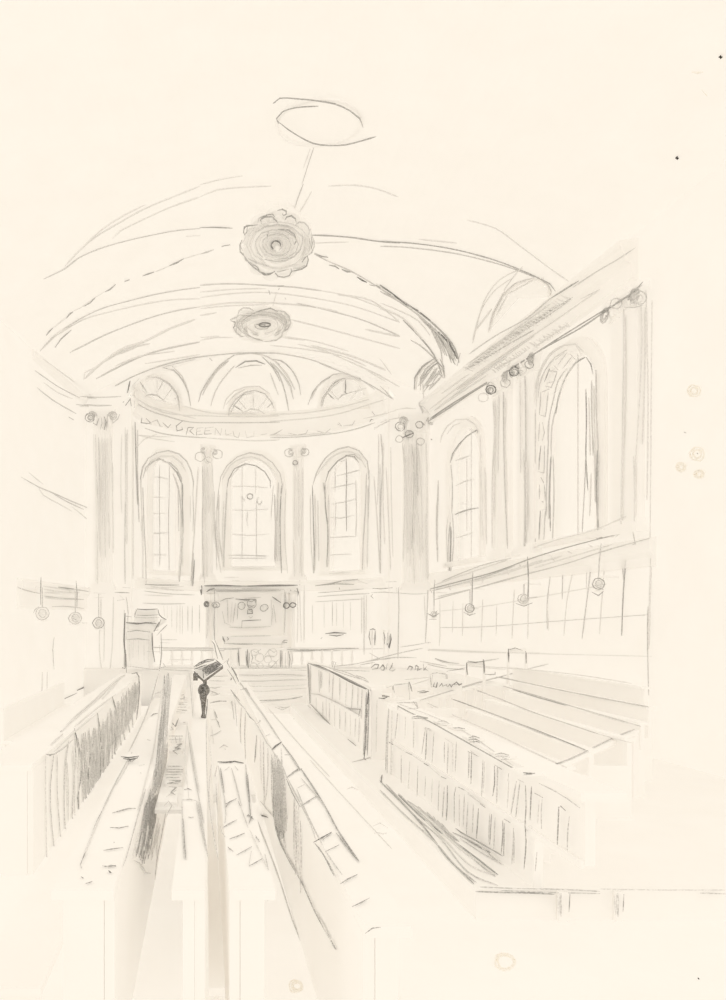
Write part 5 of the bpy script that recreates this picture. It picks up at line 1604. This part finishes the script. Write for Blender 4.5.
for k, (px_, py_, txt, nm) in enumerate(books):
    q = EYEV + ray((px_, py_)) * plane_z(.87)(ray((px_, py_)))
    xx = min(max(q.x, -.33), -.26)
    mb = MB().box((xx - .075, q.y - .13, .85), (xx + .075, q.y + .13, .885))
    mb.S('p1', txt, plane_z(.893))
    mb.build('hymn_book', label='hymn book on the shelf of the third left pew, %s from the chancel' % {'uppermost': 'first'}.get(nm, nm) if nm != 'nearest' else 'hymn book on the shelf of the third left pew, nearest the viewer', cat='book', group='hymn books on the third left pew')

# fourth pew: short, with jointed rest and dark end bar
tD_top = [('p1', '''d1.6 352,462 390,464 430,460 470,468; m1.5 360,468 420,466; l1.4 355,480 370,560 385,640 390,700 385,740; m1.3 365,490 382,600; m1.6 480,475 485,560 495,640 502,720 495,740; d1.4 488,520 498,660; l1.3 415,490 435,560 450,620 460,660; m1.3 388,668 405,645 438,628; m1.2 385,655 432,632;
 m1.2 375,762 400,745 440,725; l1.3 365,755 370,780 385,802; m1.2 405,812 440,800 475,785; m1.4 398,848 410,858 422,868; m1.3 438,885 475,865 508,846; m1.5 445,640 455,662; l1.3 430,480 445,500; l1.2 385,500 405,485; m1.5 490,700 515,722; d1.5 485,705 510,712; m1.4 525,805 540,815; l1.2 455,660 490,760''')]
tD_top.append(('f4', 'm1.2 228,350 250,338 272,325; l1.3 235,300 228,345; m1.3 250,250 262,270; l1.3 280,310 292,362; f1.3 230,230 262,300 290,360'))
long_pew('long_pew', .12, .34, 3.4, 6.35, 1.0, 'short reading desk, fourth row from the left, with a dark bar across its far end', -1, None,
         [('p1', 'f1.3 350,480 330,600 345,760; l1.3 345,560 350,680')], tD_top)
# low kneeler benches beyond the fourth pew
t = thing('kneeler_bench', (.3, 9.6, 0), 'low kneeler bench beyond the short pew, behind the dark lectern', 'bench')
m = MB().box((.08, 6.9, .5), (.5, 13.6, .58))
m.S('p1', 'm1.3 330,190 360,186 392,188; l1.2 320,160 345,158 362,152; m1.2 318,140 345,150 352,155; l1.2 320,125 370,122; l1.2 335,225 345,270; m1.5 350,275 362,305; m1.3 345,270 358,285; l1.2 318,345 345,335 368,320; l1.2 360,400 380,385 400,395; m1.6 385,403 388,405; l1.2 320,270 350,272; f1.3 325,300 335,380; m1.4 340,235 350,262', plane_z(.585))
m.build('seat', t)
for y in (7.0, 13.4):
    MB().box((.12, y, 0), (.46, y + .06, .5)).build('end_panel', t)

# fifth pew along the aisle
tF_top = [('p1', '''l1.4 405,45 440,85 470,125 520,195 560,250 600,310 640,370; m1.2 405,50 420,40 440,70; d1.4 425,50 440,80 450,100; l1.4 455,135 480,128 500,160; m1.4 412,135 430,160 452,185; l1.5 425,160 455,200 480,225; m1.3 480,230 500,260 518,275; l1.4 518,275 545,320 575,375 600,405;
 d1.7 598,408 615,390 642,372; l1.3 530,290 548,275; m1.1 540,272 545,276; l1.2 570,345 590,335; m1.3 645,380 690,440 726,495; l1.4 600,410 640,470 665,530; m1.3 655,430 680,430; m1.4 665,535 695,510 722,490; m1.4 665,540 690,600 726,665; l1.3 680,430 726,500; m1.3 418,60 412,90 435,65; l1.2 440,75 420,82''')]
tF_top.append(('f4', '''m1.3 355,55 378,38 402,28; m1.4 400,30 440,90 480,155 520,230 560,290 590,332; m1.4 515,240 550,285 590,335; l1.3 355,60 390,130 430,210 450,270; l1.3 385,95 420,180 470,280; l1.2 388,92 412,80; m1.3 395,155 425,135 452,118; l1.3 372,90 392,130; l1.2 400,60 430,95 452,118 490,170;
 d1.3 440,272 470,255 500,238; m1.1 480,302 505,290 525,280; m1.5 445,275 475,315 508,382; l1.6 460,290 490,340 515,388; l1.3 480,300 510,345 535,378; m1.4 530,408 555,392 585,378; m1.4 568,484 598,470 626,455; m1.3 612,572 635,555 662,552; m1.3 470,265 500,240'''))
tF = [('f4', 'm1.5 338,290 370,350 400,400 450,510 515,625; l1.8 450,505 480,560 512,625; f2.0 465,530 510,620; l1.4 345,300 400,400'), ('p1', '''m1.3 395,50 398,150 400,260 405,345; d1.4 402,320 410,345; l1.3 410,150 425,250 430,330 438,400; l1.2 430,180 440,300; l1.2 460,215 455,320 460,410; l1.3 478,240 475,350 480,470; m1.4 530,340 525,400 520,465; l1.2 560,370 560,480 565,640; l1.2 580,400 580,520 570,640; f1.4 545,350 550,560;
 m1.5 597,430 605,560 605,700 615,760; l1.4 610,430 625,560 640,700 665,775; l1.5 620,440 640,560; l1.4 640,400 650,560 650,700; m1.5 480,475 490,600 505,700; d1.4 485,540 500,660 508,700; d1.6 530,710 555,706 580,714; l1.3 545,640 570,670 605,712; l1.2 560,660 600,700; m1.4 610,740 640,840 655,870;
 l1.4 535,735 570,830 605,905; l1.4 655,540 660,640 670,740; l1.3 700,620 698,760 700,905; f1.4 720,660 715,905'''),
      ('f4', 'l1.4 300,0 303,100 305,160; l1.4 330,30 335,150; m1.5 315,180 322,250 345,300; l1.5 330,100 335,220 350,290; l1.5 385,150 385,260 380,380; f2 385,160 390,300 400,430; l1.4 378,160 382,280; l1.4 398,200 400,330 398,440; l1.4 275,0 278,150; l1.3 250,180 290,290')]
hF = [(('p1', (598, 430), (640, 430), (620, 780), (660, 790), 16, 'l', 1.5), dict(jit=3, cut=.2)),
      (('f4', (305, 10), (345, 30), (315, 240), (350, 250), 20, 'l', 1.6), dict(jit=3, cut=.2)),
      (('f4', (308, 100), (340, 100), (322, 260), (345, 280), 12, 'm', 1.4), dict(jit=2, cut=.2))]
long_pew('long_pew', .68, .88, 3.0, 14.5, 1.0, 'long pew beside the central aisle with jointed book rest receding to the altar steps', -1, (.9, .96), tF, tF_top, hF)

nw = [at((228, 669), 14.45), at((222, 663), 14.6), at((217, 652), 14.8), at((213, 641), 15.0)]
tp = next(o for o in reversed(list(SC.objects)) if o.name.startswith('long_pew'))
m = MB().tube([Vector((.74, 14.4, .96))] + nw, [.05, .06, .06, .05, .035], 'w', 8)
m.S('z5', 'm1.5 100,428 118,450 125,490 138,540; m1.5 118,420 140,470 160,520 170,545; m1.5 205,535 195,560 210,590; d1.4 218,585 240,620 265,675; m1.3 195,600 230,650 250,690; l1.3 195,545 165,570', plane_y(14.3))
m.build('curved_handrail', tp)
# small dark book on the second pew
slab(131, 757.5, .12, .16, .02, 1.002, 'prayer_book', 'dark prayer book on the left edge of the second left pew', 'book', 'd1.7 352,420 385,425 430,418; d1.8 362,428 390,434 425,425; m1.6 380,440 400,440 412,432; d1.6 375,430 415,432', 'p2')

# ---- dark lectern standing on the third pew
t = thing('lectern', (0.0, 9.3, 1.0), 'dark sloping reading desk on a turned stem with a ball, standing on the pew rail', 'lectern')
LY = 9.3
c0 = at((205, 714), LY)
zf = 1.0
st_ = MB().lathe((-.02, LY, 0), [(.03, 1.0), (.035, 1.02), (.02, 1.06), (.035, 1.2), (.05, 1.33), (.035, 1.345)], m='i', n=14)
st_.S('z7', 'd1.6 520,430 525,500 520,560; d1.5 500,560 515,620 530,690; d1.5 545,580 540,640 535,690; m1.4 510,580 530,600', plane_y(LY - .05))
st_.build('stem', t)
kb = MB().lathe((X(203.5, LY), LY, Z(690.5, LY)), [(.02, -.075), (.055, -.055), (.075, 0), (.055, .055), (.02, .075)], m='i', n=16)
kb.ell('z7', 525, 532, 30, 36, 'd', 1.5, surf=plane_y(LY - .08))
kb.ell('z7', 518, 530, 14, 20, 'd', 1.3, surf=plane_y(LY - .08))
kb.build('ball', t)
nk = MB().lathe((-.0, LY, 0), [(.025, 1.43), (.025, 1.6)], m='i', n=12)
nk.build('neck', t)
# sloping desk: a slab tipped towards the right
A1, A2_, A3, A4 = at((194, 671), LY - .1), at((214, 659), LY + .12), at((223, 666), LY + .12), at((204, 680), LY - .1)
dk = MB()
thk = Vector((0, 0, -.035))
top4 = [A1, A4, A3, A2_]
dk.poly(top4, 'w')
dk.poly([p + thk for p in top4][::-1], 'i')
for a, b in zip(top4, top4[1:] + top4[:1]):
    dk.poly([a, a + thk, b + thk, b], 'i')
PD = plane_y(LY - .13)
dk.S('z7', 'd1.8 468,402 500,380 540,362 585,358; d1.6 480,400 530,375 580,365; d1.8 470,415 510,400 540,390; d2 470,425 480,450 495,465; d2.4 475,430 490,460; d1.6 590,362 605,375 630,395; m1.6 480,410 500,415 530,405', PD)
dk.hatch('z7', (505, 412), (540, 450), (600, 370), (630, 400), 11, 'd', 1.7, PD, 1.6)
dk.hatch('z7', (515, 430), (560, 440), (590, 375), (625, 405), 8, 'd', 1.7, PD, 1.6)
dk.build('desk', t)
lp = MB().box((A1.x - .01, LY - .16, A1.z - .12), (A1.x + .05, LY - .1, A1.z - .03), 'i')
lp.build('ledge_lip', t)

for o in list(SC.objects):
    if '_org' in o.keys():
        del o['_org']
